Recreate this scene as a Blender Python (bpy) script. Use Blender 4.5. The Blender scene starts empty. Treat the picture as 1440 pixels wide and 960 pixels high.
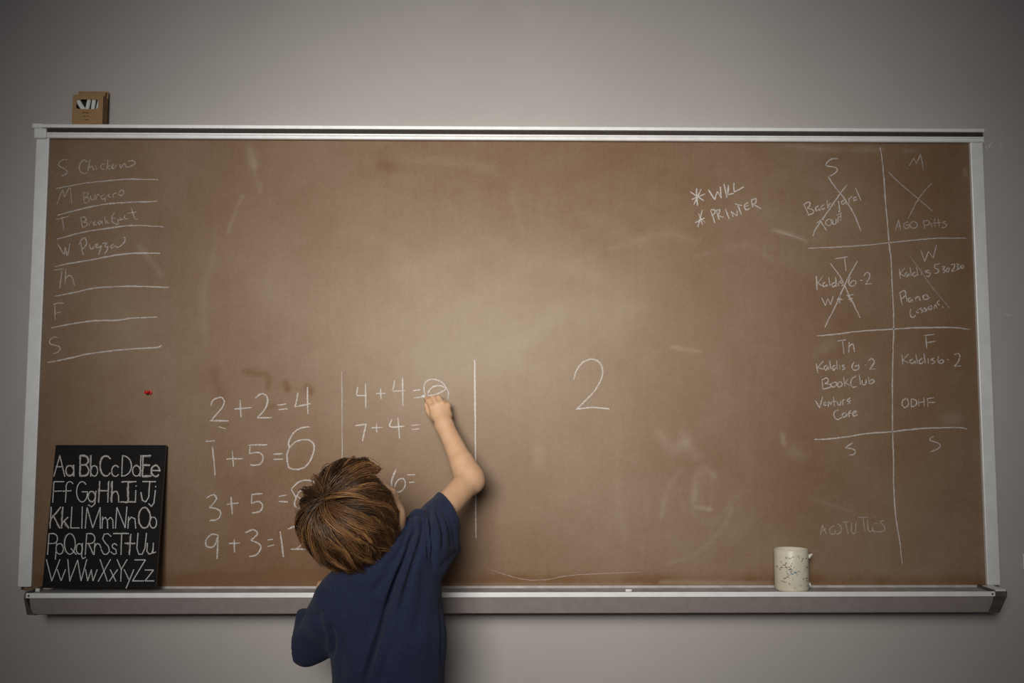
import bpy, bmesh, math, random
import numpy as np
from math import sin, cos, radians, pi
from mathutils import Matrix, Vector

random.seed(7)
rng = np.random.default_rng(11)
SC = bpy.context.scene
COL = SC.collection

# ------------------------------------------------------------------ camera
F_PX = 1400.0                     # 35 mm lens on a 36 mm sensor, 1440 px wide
CAM = np.array([-0.0389, -2.5412, 1.1977])
PITCH, YAW, ROLL = 0.0844, 0.0146, 0.0006
cy_, sy_, cp_, sp_ = cos(YAW), sin(YAW), cos(PITCH), sin(PITCH)
FW = np.array([sy_*cp_, cy_*cp_, sp_]); RT = np.array([cy_, -sy_, 0.0]); UP = np.cross(RT, FW)
RT, UP = cos(ROLL)*RT + sin(ROLL)*UP, -sin(ROLL)*RT + cos(ROLL)*UP
cam_d = bpy.data.cameras.new('camera'); cam_o = bpy.data.objects.new('camera', cam_d); COL.objects.link(cam_o)
cam_d.lens = 35; cam_d.sensor_width = 36; cam_d.clip_start = 0.05
cam_o.matrix_world = Matrix(((RT[0], UP[0], -FW[0], CAM[0]), (RT[1], UP[1], -FW[1], CAM[1]), (RT[2], UP[2], -FW[2], CAM[2]), (0, 0, 0, 1)))
SC.camera = cam_o

# ------------------------------------------------------------------ light
W = bpy.data.worlds.new('world'); SC.world = W; W.use_nodes = True
W.node_tree.nodes['Background'].inputs[0].default_value = (0.80, 0.86, 1.0, 1)
W.node_tree.nodes['Background'].inputs[1].default_value = 0.055

def panel(name, loc, aim, power, sx, sy, spread, color):
    l = bpy.data.lights.new(name, 'AREA'); l.shape = 'RECTANGLE'; l.size = sx; l.size_y = sy; l.energy = power
    l.spread = radians(spread); l.color = color
    o = bpy.data.objects.new(name, l); COL.objects.link(o); o.location = loc
    o.rotation_euler = (Vector(aim) - Vector(loc)).to_track_quat('-Z', 'Y').to_euler()
    return o
panel('added_key_light', (-0.55, -3.2, 1.95), (0.0, 0.0, 1.41), 11.0, 1.4, 1.1, 47, (1.0, 0.965, 0.905))  # added unseen area lamp; its narrow spread imitates lens vignetting

SC.view_settings.view_transform = 'Standard'; SC.view_settings.look = 'None'
SC.view_settings.gamma = 1.0; SC.view_settings.use_curve_mapping = False
SC.view_settings.exposure = 0.0

# ------------------------------------------------------------------ helpers
def at(px, py, Y):
    d = FW*F_PX + RT*(px-720) + UP*(480-py)
    return CAM + d*((Y-CAM[1])/d[1])
def at_plane(px, py, o, n):
    d = FW*F_PX + RT*(px-720) + UP*(480-py)
    return CAM + d*(np.dot(o-CAM, n)/np.dot(d, n))

def lin(c):
    return tuple(((v/255)/12.92 if v/255 <= .04045 else ((v/255+.055)/1.055)**2.4) for v in c)

def mat(name, col, rough=.6, metal=0., noise=None, col2=None, bump=0., bscale=200, spec=.5):
    m = bpy.data.materials.new(name); m.use_nodes = True
    nt = m.node_tree; b = nt.nodes['Principled BSDF']
    b.inputs['Roughness'].default_value = rough; b.inputs['Metallic'].default_value = metal
    b.inputs['Specular IOR Level'].default_value = spec
    tc = nt.nodes.new('ShaderNodeTexCoord')
    if noise:
        n = nt.nodes.new('ShaderNodeTexNoise'); n.inputs['Scale'].default_value = noise; n.inputs['Detail'].default_value = 5
        r = nt.nodes.new('ShaderNodeMix'); r.data_type = 'RGBA'
        mr = nt.nodes.new('ShaderNodeMapRange'); mr.inputs[1].default_value = .35; mr.inputs[2].default_value = .65
        nt.links.new(tc.outputs['Object'], n.inputs['Vector']); nt.links.new(n.outputs['Fac'], mr.inputs[0]); nt.links.new(mr.outputs[0], r.inputs[0])
        r.inputs[6].default_value = (*col, 1); r.inputs[7].default_value = (*(col2 or col), 1)
        nt.links.new(r.outputs[2], b.inputs['Base Color'])
    else:
        b.inputs['Base Color'].default_value = (*col, 1)
    if bump:
        n2 = nt.nodes.new('ShaderNodeTexNoise'); n2.inputs['Scale'].default_value = bscale; n2.inputs['Detail'].default_value = 4
        bp = nt.nodes.new('ShaderNodeBump'); bp.inputs['Strength'].default_value = bump; bp.inputs['Distance'].default_value = .002
        nt.links.new(tc.outputs['Object'], n2.inputs['Vector']); nt.links.new(n2.outputs['Fac'], bp.inputs['Height']); nt.links.new(bp.outputs[0], b.inputs['Normal'])
    return m

def link(name, me, m, parent=None, smooth=False):
    o = bpy.data.objects.new(name, me); COL.objects.link(o)
    if m: me.materials.append(m)
    if smooth: me.polygons.foreach_set('use_smooth', [True]*len(me.polygons))
    if parent: o.parent = parent; o.matrix_parent_inverse = Matrix.Translation(-parent.location)
    return o
def raw(name, V, Fc, m, parent=None, smooth=False, attrs=None):
    me = bpy.data.meshes.new(name)
    V = np.asarray(V, float)
    if isinstance(Fc, np.ndarray):
        k = Fc.shape[1]
        me.vertices.add(len(V)); me.vertices.foreach_set('co', V.ravel())
        me.loops.add(Fc.size); me.loops.foreach_set('vertex_index', Fc.ravel().astype(np.int32))
        me.polygons.add(len(Fc)); me.polygons.foreach_set('loop_start', np.arange(0, Fc.size, k, dtype=np.int32))
        me.update(calc_edges=True)
    else:
        me.from_pydata([tuple(v) for v in V], [], Fc)
    for an, av in (attrs or {}).items():
        av = np.asarray(av, np.float32)
        if av.ndim == 1:
            a = me.attributes.new(an, 'FLOAT', 'POINT'); a.data.foreach_set('value', av)
        else:
            a = me.attributes.new(an, 'FLOAT_COLOR', 'POINT'); a.data.foreach_set('color', np.c_[av, np.ones(len(av))].astype(np.float32).ravel())
    me.validate()
    return link(name, me, m, parent, smooth)
def obj(name, bm, m, parent=None, smooth=False):
    me = bpy.data.meshes.new(name); bmesh.ops.recalc_face_normals(bm, faces=bm.faces); bm.to_mesh(me); bm.free()
    return link(name, me, m, parent, smooth)
def thing(name, label, cat, loc=(0, 0, 0), group=None):
    o = bpy.data.objects.new(name, None); COL.objects.link(o); o.location = loc; o.empty_display_size = .05
    return tag(o, label, cat, group)
def tag(o, label, cat, group=None):
    o['label'] = label; o['category'] = cat
    if group: o['group'] = group
    return o
def box(bm, lo, hi, bev=0., seg=2):
    r = bmesh.ops.create_cube(bm, size=1)
    for v in r['verts']:
        v.co = Vector([lo[i] + (v.co[i]+.5)*(hi[i]-lo[i]) for i in range(3)])
    if bev:
        es = list({e for v in r['verts'] for e in v.link_edges})
        bmesh.ops.bevel(bm, geom=es, offset=bev, segments=seg, affect='EDGES', profile=.5)
def prism(bm, prof, x0, x1):                       # profile [(y,z)] swept along x
    a = [bm.verts.new((x0, y, z)) for y, z in prof]; b = [bm.verts.new((x1, y, z)) for y, z in prof]
    n = len(prof)
    for i in range(n): bm.faces.new((a[i], a[(i+1) % n], b[(i+1) % n], b[i]))
    bm.faces.new(a[::-1]); bm.faces.new(b)
def tube(bm, a, b, r0, r1=None, seg=14, cap=True):
    a = Vector(a); b = Vector(b); r1 = r0 if r1 is None else r1
    q = (b-a).to_track_quat('Z', 'Y')
    R = []
    for p, r in ((a, r0*.8), (a+(b-a)*.04, r0), (a+(b-a)*.96, r1), (b, r1*.8)):
        R.append([bm.verts.new(p + q @ Vector((r*cos(2*pi*i/seg), r*sin(2*pi*i/seg), 0))) for i in range(seg)])
    for k in range(3):
        for i in range(seg): bm.faces.new((R[k][i], R[k][(i+1) % seg], R[k+1][(i+1) % seg], R[k+1][i]))
    bm.faces.new(R[0][::-1]); bm.faces.new(R[3])

# ------------------------------------------------------------------ structure
def wall_material():
    m = mat('painted_wall', (.47, .435, .41), .75, 0, 2.2, (.50, .465, .44), .25, 420, .3)
    return m
M_WALL = wall_material()
WALL_Y = 0.034
g = bmesh.new(); box(g, (-3.4, WALL_Y, -.02), (3.4, WALL_Y+.12, 2.75)); o = obj('wall_back', g, M_WALL); o['kind'] = 'structure'
wall = o
g = bmesh.new(); box(g, (-3.4, -4.2, -.12), (3.4, WALL_Y, 0)); o = obj('floor', g, mat('floor_carpet', (.13, .11, .10), .9, 0, 60, (.16, .14, .12), .4, 500)); o['kind'] = 'structure'
g = bmesh.new(); box(g, (-3.4, WALL_Y-.014, 0), (3.4, WALL_Y, .10), .003); o = obj('baseboard_back', g, mat('baseboard_paint', (.5, .48, .46), .5)); o['kind'] = 'structure'

# ------------------------------------------------------------------ strokes
def catmull(P, n=6):
    P = np.asarray(P, float)
    if len(P) < 3: 
        t = np.linspace(0, 1, 2+int(np.hypot(*(P[-1]-P[0]))/12))[:, None]; return P[0]*(1-t)+P[-1]*t
    Q = np.vstack([2*P[0]-P[1], P, 2*P[-1]-P[-2]]); out = []
    for i in range(1, len(Q)-2):
        p0, p1, p2, p3 = Q[i-1:i+3]
        for t in np.linspace(0, 1, n, endpoint=False):
            out.append(.5*((2*p1)+(-p0+p2)*t+(2*p0-5*p1+4*p2-p3)*t*t+(-p0+3*p1-3*p2+p3)*t**3))
    out.append(P[-1]); return np.array(out)
class Plane:
    def __init__(s, o, ex, ez):
        s.o = np.array(o, float); s.ex = np.array(ex, float)/np.linalg.norm(ex); s.ez = np.array(ez, float)/np.linalg.norm(ez)
        s.n = np.cross(s.ex, s.ez)                    # towards the viewer
        if s.n[1] > 0: s.n = -s.n
    def px(s, P):
        out = []
        for x, y in P:
            w = at_plane(x, y, s.o, s.n)-s.o; out.append((w@s.ex, w@s.ez))
        return np.array(out)
    def w(s, uv, lift): return s.o + uv[:, :1]*s.ex + uv[:, 1:]*s.ez + s.n*lift
class Strokes:
    def __init__(s, plane, lift=.0004): s.p = plane; s.lift = lift; s.V = []; s.F = []; s.A = []; s.n = 0
    def add(s, P, w=.0032, a=1., smooth=True, taper=.55, jit=.00025):
        P = catmull(P) if smooth else np.asarray(P, float)
        uv = s.p.px(P)
        d = np.gradient(uv, axis=0); d /= (np.linalg.norm(d, axis=1, keepdims=True)+1e-9)
        nn = np.c_[-d[:, 1], d[:, 0]]
        k = len(uv); t = np.linspace(0, 1, k)
        hw = (w*(taper+(1-taper)*np.minimum(1, 6*np.minimum(t, 1-t)+.3))*(1+.18*rng.standard_normal(k).clip(-1.5, 1.5)))[:, None]
        uv = uv + rng.normal(0, jit, uv.shape)
        L = s.lift + .00002*(len(s.V) % 12)
        s.V += [s.p.w(uv-nn*hw, L), s.p.w(uv, L), s.p.w(uv+nn*hw, L)]
        al = a*(.75+.25*np.interp(t, np.linspace(0, 1, 6), rng.random(6)))
        s.A += [np.zeros(k), al, np.zeros(k)]
        b = s.n
        for i in range(k-1):
            s.F += [(b+i, b+i+1, b+k+i+1, b+k+i), (b+k+i, b+k+i+1, b+2*k+i+1, b+2*k+i)]
        s.n += 3*k
    def dot(s, x, y, r=.0011, a=1.):
        c = s.p.px([(x, y)])[0]; th = np.linspace(0, 2*pi, 9)[:-1]
        uv = np.c_[c[0]+r*np.cos(th), c[1]+r*np.sin(th)]; s.V.append(s.p.w(uv, s.lift)); s.A.append(np.full(8, a)); s.F.append(tuple(range(s.n, s.n+8))); s.n += 8
    def build(s, name, m, parent):
        return raw(name, np.vstack(s.V), s.F, m, parent, True, {'a': np.concatenate(s.A)})

def chalk_mat(name, col, grain=420, lo=.30, hi=.58, gain=1.6):
    m = bpy.data.materials.new(name); m.use_nodes = True; nt = m.node_tree
    b = nt.nodes['Principled BSDF']; b.inputs['Base Color'].default_value = (*col, 1); b.inputs['Roughness'].default_value = .95
    b.inputs['Specular IOR Level'].default_value = .1
    at_ = nt.nodes.new('ShaderNodeAttribute'); at_.attribute_name = 'a'
    tc = nt.nodes.new('ShaderNodeTexCoord'); n = nt.nodes.new('ShaderNodeTexNoise'); n.inputs['Scale'].default_value = grain; n.inputs['Detail'].default_value = 3
    mr = nt.nodes.new('ShaderNodeMapRange'); mr.inputs[1].default_value = lo; mr.inputs[2].default_value = hi; mr.inputs[3].default_value = .25
    mu = nt.nodes.new('ShaderNodeMath'); mu.operation = 'MULTIPLY'; m2 = nt.nodes.new('ShaderNodeMath'); m2.operation = 'MULTIPLY'; m2.inputs[1].default_value = gain; m2.use_clamp = True
    tr = nt.nodes.new('ShaderNodeBsdfTransparent'); mx = nt.nodes.new('ShaderNodeMixShader')
    nt.links.new(tc.outputs['Object'], n.inputs['Vector']); nt.links.new(n.outputs['Fac'], mr.inputs[0]); nt.links.new(mr.outputs[0], mu.inputs[0])
    nt.links.new(at_.outputs['Fac'], mu.inputs[1]); nt.links.new(mu.outputs[0], m2.inputs[0]); nt.links.new(m2.outputs[0], mx.inputs[0])
    nt.links.new(tr.outputs[0], mx.inputs[1]); nt.links.new(b.outputs[0], mx.inputs[2]); nt.links.new(mx.outputs[0], nt.nodes['Material Output'].inputs[0])
    return m
M_CHALK = chalk_mat('chalk_marks', (.72, .66, .62))
M_PRINT = mat('white_print', (.74, .73, .72), .8)

# ------------------------------------------------------------------ chalkboard
Z0, HB, XW = 0.7998, 1.1428, 1.23
board = thing('chalkboard', 'long brown chalkboard in a pale aluminium frame, covered in chalk sums and a week planner', 'chalkboard', (0, 0, Z0))
M_ALU = mat('pale_aluminium', (.90, .90, .89), .42, .08, 30, (.83, .83, .82), .05, 300)
M_RAILDARK = mat('dark_cork_strip', (.035, .022, .018), .8, 0, 120, (.05, .035, .03), .3, 500)
M_TAUPE = mat('taupe_tray_metal', (.29, .245, .23), .5, .1, 50, (.32, .275, .26))
M_CAP = mat('dark_end_cap', (.085, .07, .062), .45, 0, 60, (.11, .095, .085))

# board surface: a fine grid whose attribute holds wiped-in chalk dust plus painted sheen at the centre
nx, nz = 520, 246
xs = np.linspace(-XW+.012, XW-.012, nx); zs = np.linspace(Z0-.012, Z0+HB+.006, nz)
XX, ZZ = np.meshgrid(xs, zs, indexing='ij')
def value_noise(X, Z, fx, fz, seed):
    r = np.random.default_rng(seed); G = r.random((64, 64))
    u = (X*fx+64) % 64; v = (Z*fz+64) % 64
    i = np.floor(u).astype(int); j = np.floor(v).astype(int); a = u-i; b = v-j; a = a*a*(3-2*a); b = b*b*(3-2*b)
    i1 = (i+1) % 64; j1 = (j+1) % 64; i %= 64; j %= 64
    return (G[i, j]*(1-a)*(1-b)+G[i1, j]*a*(1-b)+G[i, j1]*(1-a)*b+G[i1, j1]*a*b)
dust_sheen = np.zeros_like(XX)
for k, (fx, fz, am) in enumerate(((1.5, 2, .34), (3.4, 4.5, .26), (8, 9, .16), (19, 22, .10), (4, 40, .05), (45, 5, .05))):
    th = .35*(k-2); xr = XX*cos(th)+ZZ*sin(th); zr = -XX*sin(th)+ZZ*cos(th)
    dust_sheen += am*value_noise(xr+7, zr+9, fx, fz, 40+k)
dust_sheen = (dust_sheen-.36)*.34-.02
def to_uv(px, py): w = at(px, py, 0.); return w[0], w[2]
def blob(px, py, rx, ry, amt, ang=0.):
    cx, cz = to_uv(px, py); rx /= 545.; ry /= 545.
    a = radians(ang); dx = XX-cx; dz = ZZ-cz; u = (dx*cos(a)+dz*sin(a))/rx; v = (-dx*sin(a)+dz*cos(a))/ry
    global dust_sheen
    dust_sheen = dust_sheen + amt*np.exp(-(u*u+v*v))
def swipe(P, wpx, amt):                               # soft smear along a polyline
    global dust_sheen
    P = np.array([to_uv(*p) for p in catmull(P, 5)]); w = wpx/545.
    best = np.full(XX.shape, 9.)
    for a, b in zip(P[:-1], P[1:]):
        ab = b-a; t = np.clip(((XX-a[0])*ab[0]+(ZZ-a[1])*ab[1])/(ab@ab+1e-12), 0, 1)
        best = np.minimum(best, np.hypot(XX-a[0]-t*ab[0], ZZ-a[1]-t*ab[1]))
    dust_sheen = dust_sheen + amt*.72*np.exp(-(best/w)**2)*(.55+.9*value_noise(XX+3, ZZ+3, 30, 34, 77))
blob(700, 450, 280, 140, .20); blob(620, 540, 150, 100, .10); blob(880, 380, 150, 80, .06, 20)  # central haze: wiped chalk plus glossy sheen painted into the colour
blob(820, 640, 140, 110, .04); blob(1190, 300, 60, 120, .04); blob(1060, 400, 60, 200, .05)
for P, w_, a_ in (([(352, 212), (357, 232)], 6, .16), ([(357, 235), (366, 268)], 4, .12), ([(341, 276), (330, 300), (320, 328)], 2.5, .14),
                  ([(196, 346), (212, 366), (227, 387)], 4, .18), ([(1088, 323), (1112, 330), (1134, 339)], 3, .22), ([(720, 270), (735, 330)], 3, .05),
                  ([(930, 612), (946, 628), (962, 622)], 10, .16), ([(960, 610), (980, 640)], 8, .12), ([(930, 725), (938, 690), (958, 660)], 4, .09),
                  ([(975, 700), (985, 660), (1003, 668)], 6, .13), ([(978, 712), (998, 716)], 2.5, .25), ([(978, 668), (976, 712)], 4, .08), ([(988, 668), (986, 712)], 4, .06), ([(1003, 668), (999, 716)], 4, .06),
                  ([(958, 710), (1000, 735), (1040, 692)], 4, .05), ([(870, 600), (868, 700), (880, 760)], 7, .05), ([(755, 632), (757, 650)], 9, .12),
                  ([(940, 792), (975, 780), (1010, 750), (1030, 715)], 3, .09), ([(1100, 610), (1103, 625)], 3, .2), ([(1115, 635), (1130, 642)], 9, .12),
                  ([(945, 488), (985, 494)], 2.5, .2), ([(1110, 205), (1170, 210), (1240, 210)], 4, .16), ([(1272, 212), (1285, 212)], 3, .16),
                  ([(1330, 590), (1345, 588)], 9, .14), ([(1158, 488), (1168, 482)], 8, .12), ([(1356, 238), (1358, 246)], 3, .2), ([(1340, 540), (1350, 525)], 4, .08),
                  ([(860, 350), (930, 330), (980, 338)], 5, .08), ([(980, 360), (1050, 345), (1090, 370)], 4, .06), ([(640, 300), (760, 280), (900, 340)], 12, .03),
                  ([(480, 320), (560, 350), (600, 420)], 10, .04), ([(560, 380), (700, 350), (840, 390)], 16, .05), ([(700, 500), (800, 440), (900, 430)], 18, .05),
                  ([(300, 360), (285, 420), (290, 480)], 6, .05), ([(520, 230), (600, 225), (690, 236)], 8, .06), ([(1140, 700), (1200, 720)], 3, .08),
                  ([(930, 818), (1080, 820)], 3, .22), ([(470, 820), (900, 822)], 2, .12), ([(1240, 805), (1320, 812)], 10, .06), ([(1370, 240), (1384, 700)], 3, .10)):
    swipe(P, w_, a_)
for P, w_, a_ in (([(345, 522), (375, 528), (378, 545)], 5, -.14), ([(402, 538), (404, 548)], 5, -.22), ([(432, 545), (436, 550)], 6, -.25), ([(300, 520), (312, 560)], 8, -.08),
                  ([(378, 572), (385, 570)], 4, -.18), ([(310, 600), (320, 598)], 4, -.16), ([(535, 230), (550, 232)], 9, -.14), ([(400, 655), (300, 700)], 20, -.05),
                  ([(60, 815), (1385, 816)], 9, -.18)):  # last entry: tone lowered in a straight band along the bottom edge
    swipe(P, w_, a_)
dust_sheen = dust_sheen + .045*(rng.random(dust_sheen.shape)-.5) + .022*(value_noise(XX, ZZ, 110, 9, 91)-.5) + .014*(value_noise(XX+2, ZZ, 30, 110, 92)-.5)
idx = np.arange(nx*nz).reshape(nx, nz)
FB = np.stack([idx[:-1, :-1], idx[1:, :-1], idx[1:, 1:], idx[:-1, 1:]], -1).reshape(-1, 4)
def board_mat():
    m = bpy.data.materials.new('brown_chalkboard_slate'); m.use_nodes = True; nt = m.node_tree; b = nt.nodes['Principled BSDF']
    a = nt.nodes.new('ShaderNodeAttribute'); a.attribute_name = 'dust_sheen'
    tc = nt.nodes.new('ShaderNodeTexCoord'); n = nt.nodes.new('ShaderNodeTexNoise'); n.inputs['Scale'].default_value = 260; n.inputs['Detail'].default_value = 3
    ma = nt.nodes.new('ShaderNodeMath'); ma.operation = 'MULTIPLY_ADD'; ma.inputs[1].default_value = .10; 
    nt.links.new(tc.outputs['Object'], n.inputs['Vector']); nt.links.new(n.outputs['Fac'], ma.inputs[0]); nt.links.new(a.outputs['Fac'], ma.inputs[2])
    mr = nt.nodes.new('ShaderNodeMapRange'); mr.inputs[1].default_value = -.05; mr.inputs[2].default_value = 1.05
    nt.links.new(ma.outputs[0], mr.inputs[0])
    mx = nt.nodes.new('ShaderNodeMix'); mx.data_type = 'RGBA'; mx.inputs[6].default_value = (.176, .091, .042, 1); mx.inputs[7].default_value = (.63, .55, .43, 1)
    nt.links.new(mr.outputs[0], mx.inputs[0]); nt.links.new(mx.outputs[2], b.inputs['Base Color'])
    b.inputs['Roughness'].default_value = .6; b.inputs['Specular IOR Level'].default_value = .22
    return m
raw('board_surface', np.c_[XX.ravel(), np.zeros(XX.size), ZZ.ravel()], FB, board_mat(), board, True, {'dust_sheen': dust_sheen.ravel()})
g = bmesh.new(); box(g, (-XW+.005, .0006, Z0-.01), (XW-.005, WALL_Y-.001, Z0+HB+.01)); obj('backing_board', g, M_RAILDARK, board)
# side frames
for sgn in (-1, 1):
    g = bmesh.new(); x0, x1 = sorted((sgn*XW, sgn*(XW-.034)))
    box(g, (x0, -.009, Z0-.002), (x1, WALL_Y-.001, Z0+HB+.006), .0025)
    obj('side_frame', g, M_ALU, board)
# top rail: two aluminium lips around a dark insert
zt = Z0+HB-.007
g = bmesh.new()
prism(g, [(WALL_Y-.001, zt), (-.011, zt), (-.013, zt+.002), (-.013, zt+.0055), (-.010, zt+.0075), (-.010, zt+.0085), (-.013, zt+.0105), (-.013, zt+.0145), (-.004, zt+.0155), (-.004, zt+.0255),
          (-.016, zt+.0265), (-.016, zt+.0345), (-.014, zt+.036), (WALL_Y-.001, zt+.036)], -XW-.001, XW+.001)
obj('top_rail', g, M_ALU, board)
g = bmesh.new(); box(g, (-XW+.028, -.0085, zt+.0152), (XW+.0005, -.0038, zt+.0262)); obj('cork_insert', g, M_RAILDARK, board)
g = bmesh.new(); box(g, (-XW-.008, -.019, zt+.024), (-XW+.020, WALL_Y-.001, zt+.037), .003)
box(g, (-XW-.003, -.017, zt-.002), (-XW+.029, WALL_Y-.001, zt+.0245), .003); obj('corner_cap', g, M_ALU, board)
# tray
TY = -.092
zl = at(720, 832.5, TY)[2]; zs_ = at(720, 839.5, TY)[2]; zb = at(720, 861.5, TY+.012)[2]
tx0, tx1 = at(37, 830, TY)[0], at(1399, 830, TY)[0]
g = bmesh.new(); prism(g, [(WALL_Y-.001, zl+.001), (-.001, zl+.001), (-.004, zl-.004), (TY+.006, zl-.004), (TY+.003, zl-.001), (TY+.003, zl-.013), (WALL_Y-.001, zl-.013)], tx0, tx1)
TRAY_Z = zl-.004
obj('tray_ledge', g, mat('dusty_tray_metal', (.40, .38, .37), .6, .1, 25, (.55, .53, .52)), board)
g = bmesh.new(); box(g, (tx0, TY-.002, zs_), (tx1, TY+.0032, zl), .001); strip = obj('tray_edge_strip', g, M_ALU, board)
g = bmesh.new(); prism(g, [(WALL_Y-.001, zl-.0125), (TY+.0035, zl-.0125), (TY+.0035, zs_-.0002), (TY+.001, zs_-.001), (TY+.012, zb), (TY+.02, zb-.003), (WALL_Y-.001, zb-.003)], tx0+.008, tx1-.004)
obj('tray_body', g, M_TAUPE, board)
for sgn, xa in ((-1, tx0), (1, tx1)):
    g = bmesh.new()
    out = .041 if sgn > 0 else .007
    x0, x1 = (xa+.0002, xa+out) if sgn > 0 else (xa-out, xa-.0002)
    prism(g, [(WALL_Y-.001, zl+.002), (TY+.008, zl+.002), (TY-.001, zl-.004), (TY-.002, zs_), (TY+.012, zb-.002), (TY+.03, zb-.006), (WALL_Y-.001, zb-.006)], x0, x1)
    for v in g.verts:                                # taper the cap inwards towards the bottom and front
        k = (zl - v.co.z)/(zl-zb+.006)
        if sgn*(v.co.x-xa) > out*.5: v.co.x -= sgn*(.020*max(0, k)**1.5 + .010*max(0, (-v.co.y-.05)/.04))*(1 if sgn > 0 else .2)
        elif sgn*(v.co.x-xa) > -1: v.co.x -= sgn*.022*max(0, k-.3)
    obj('end_cap', g, M_CAP, board)
    g = bmesh.new(); r = bmesh.ops.create_uvsphere(g, u_segments=10, v_segments=6, radius=.0028)
    for v in g.verts: v.co = Vector((xa-sgn*.007+v.co.x, TY-.002+v.co.y*.4, (zl+zs_)/2+v.co.z))
    obj('screw', g, M_CAP, strip, True)
g = bmesh.new(); box(g, (tx1+.004, TY+.004, zl-.001), (tx1+.030, -.02, zl+.004), .0015); obj('end_bracket', g, M_ALU, board)

# writing on the board; every stroke is read off at (ox, oy) + p/scale on the board plane
BP = Plane((0, 0, 0), (1, 0, 0), (0, 0, 1))
def parse(txt): return [[tuple(map(float, p.split(','))) for p in s.split()] for s in txt.split('|')]
def write(name, ox, oy, sc, txt, w=.0026, a=.8, label=None, gap=4.2):
    strokes = []
    for P in parse(txt):
        P = [(ox+x/sc, oy+y/sc) for x, y in P]
        if len(P) == 1: P = P+[(P[0][0]+.8, P[0][1]+.8)]
        strokes.append((P, catmull(P)))
    grp = list(range(len(strokes)))                  # strokes that touch or nearly touch make one word or figure
    for i in range(len(strokes)):
        for j in range(i):
            A_, B_ = strokes[i][1], strokes[j][1]
            if np.sqrt(((A_[:, None]-B_[None])**2).sum(2)).min() < gap:
                gi, gj = grp[i], grp[j]; grp = [gj if q_ == gi else q_ for q_ in grp]
    for q_ in sorted(set(grp)):
        S = Strokes(BP)
        for k in range(len(strokes)):
            if grp[k] == q_: S.add(strokes[k][0], w, a)
        S.build(name, M_CHALK, board)
A = (30, 100, 4)
write('chalk_word', *A, '258,500 235,498 213,515 212,532 235,545 257,560 255,575 240,585 226,588|372,512 350,500 328,530 330,560 350,575 375,572|388,495 375,560|378,545 395,535 405,545 408,560|418,530 425,555|470,520 450,530 447,545 465,552|488,500 478,555|500,530 482,540 500,552|505,540 520,525 510,545 525,545 535,525|555,525 560,545 580,520 590,540 615,535 640,520 630,505 600,505', .0018, .7, 'S Chicken in thin handwriting')
write('chalk_line', *A, '195,660 350,632 500,615 600,608 770,610', .0023, .75)
write('chalk_word', *A, '200,750 225,685 235,675 243,705 265,665 275,660 285,750|350,680 355,740|350,685 375,685 370,705 355,710|355,710 380,715 378,735 355,742|390,700 392,720 410,720 415,695|418,725 428,695 440,700|470,695 450,705 455,720 472,715 478,700 470,735|485,700 500,690 490,705 505,710|515,712 520,690 540,685|545,690 560,700 575,690 575,675 560,670 550,685', .0018, .6, 'M Burgers in thin handwriting')
write('chalk_line', *A, '205,810 380,765 500,745 600,738 765,732', .0025, .85)
write('chalk_word', *A, '195,835 270,815|228,820 240,893|335,825 345,880|330,825 355,820 365,838 345,848|345,848 370,855 365,870 340,880|378,855 385,870|380,858 395,845|400,855 415,845 405,865 425,862|445,840 432,850 440,862 452,845 458,862|470,820 475,860|485,840 478,850 495,855|525,795 510,820 515,850 545,860 540,830|505,830 530,825|560,825 550,838 565,835 572,830|585,810 580,830 600,830|620,770 640,830 655,830|600,800 650,790', .0018, .7, 'T Breakfast in thin handwriting')
write('chalk_line', *A, '200,945 350,905 480,885 620,868 800,875', .0025, .8)
A = (50, 330, 4.8)
write('chalk_word', *A, '150,60 192,130 200,85 215,140 232,60|305,50 322,135|290,70 310,35 335,22 345,55 330,85 312,95|365,65 370,90 385,95 395,75|400,70 420,62 408,85 430,85 445,75 435,110 425,135|450,60 480,55 468,78 490,85 480,110 465,130|530,62 510,75 515,90 540,75 550,85 570,80 600,50 605,25 595,15', .0020, .8, 'W Pizza in thin handwriting')
write('chalk_line', *A, '130,215 250,190 400,165 500,145 650,125 840,125', .0026, .85)
write('chalk_word', *A, '125,238 190,230|178,240 165,360|205,232 200,330|202,300 225,275 248,290 265,345', .0020, .75)
write('chalk_line', *A, '130,415 250,392 400,360 550,350 700,348 900,355', .0026, .8)
write('chalk_word', *A, '120,472 150,462 190,462|130,480 133,575|135,530 175,520', .0022, .75)
write('chalk_line', *A, '105,628 250,600 400,580 550,577 650,563 820,555', .0026, .9)
write('chalk_word', *A, '150,695 125,690 98,710 100,735 160,755 165,775 145,795 115,802', .0020, .75)
write('chalk_line', *A, '80,862 200,840 350,805 500,785 650,770 820,760 850,745', .0026, .9)
A = (270, 500, 3.2)
E1 = dict(w=.0027, a=.85)
write('chalk_sum', *A, '85,225 95,200 130,187 145,205 135,235 100,275 85,293|80,293 165,293|120,318 150,328|190,240 270,233|218,200 220,277|285,190 310,172 335,180 340,210 325,245 295,278|295,280 362,278|385,222 425,217|390,243 430,238|478,165 470,205 463,230|463,230 535,215|520,140 522,262', **E1, label='2 + 2 = 4')
write('chalk_sum', *A, '62,385 105,383|92,410 105,538|155,465 230,463|182,428 187,500|255,402 338,400|262,405 258,440|258,440 300,435 320,455 310,485 280,493 262,490|368,443 408,440|368,465 410,465|528,320 490,325 455,350 435,390 440,415|437,415 470,385 520,378 548,400 545,440 520,490 480,510 440,505 430,480 428,445 437,415', **E1, label='1 + 5 = 6, the six drawn large')
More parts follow.
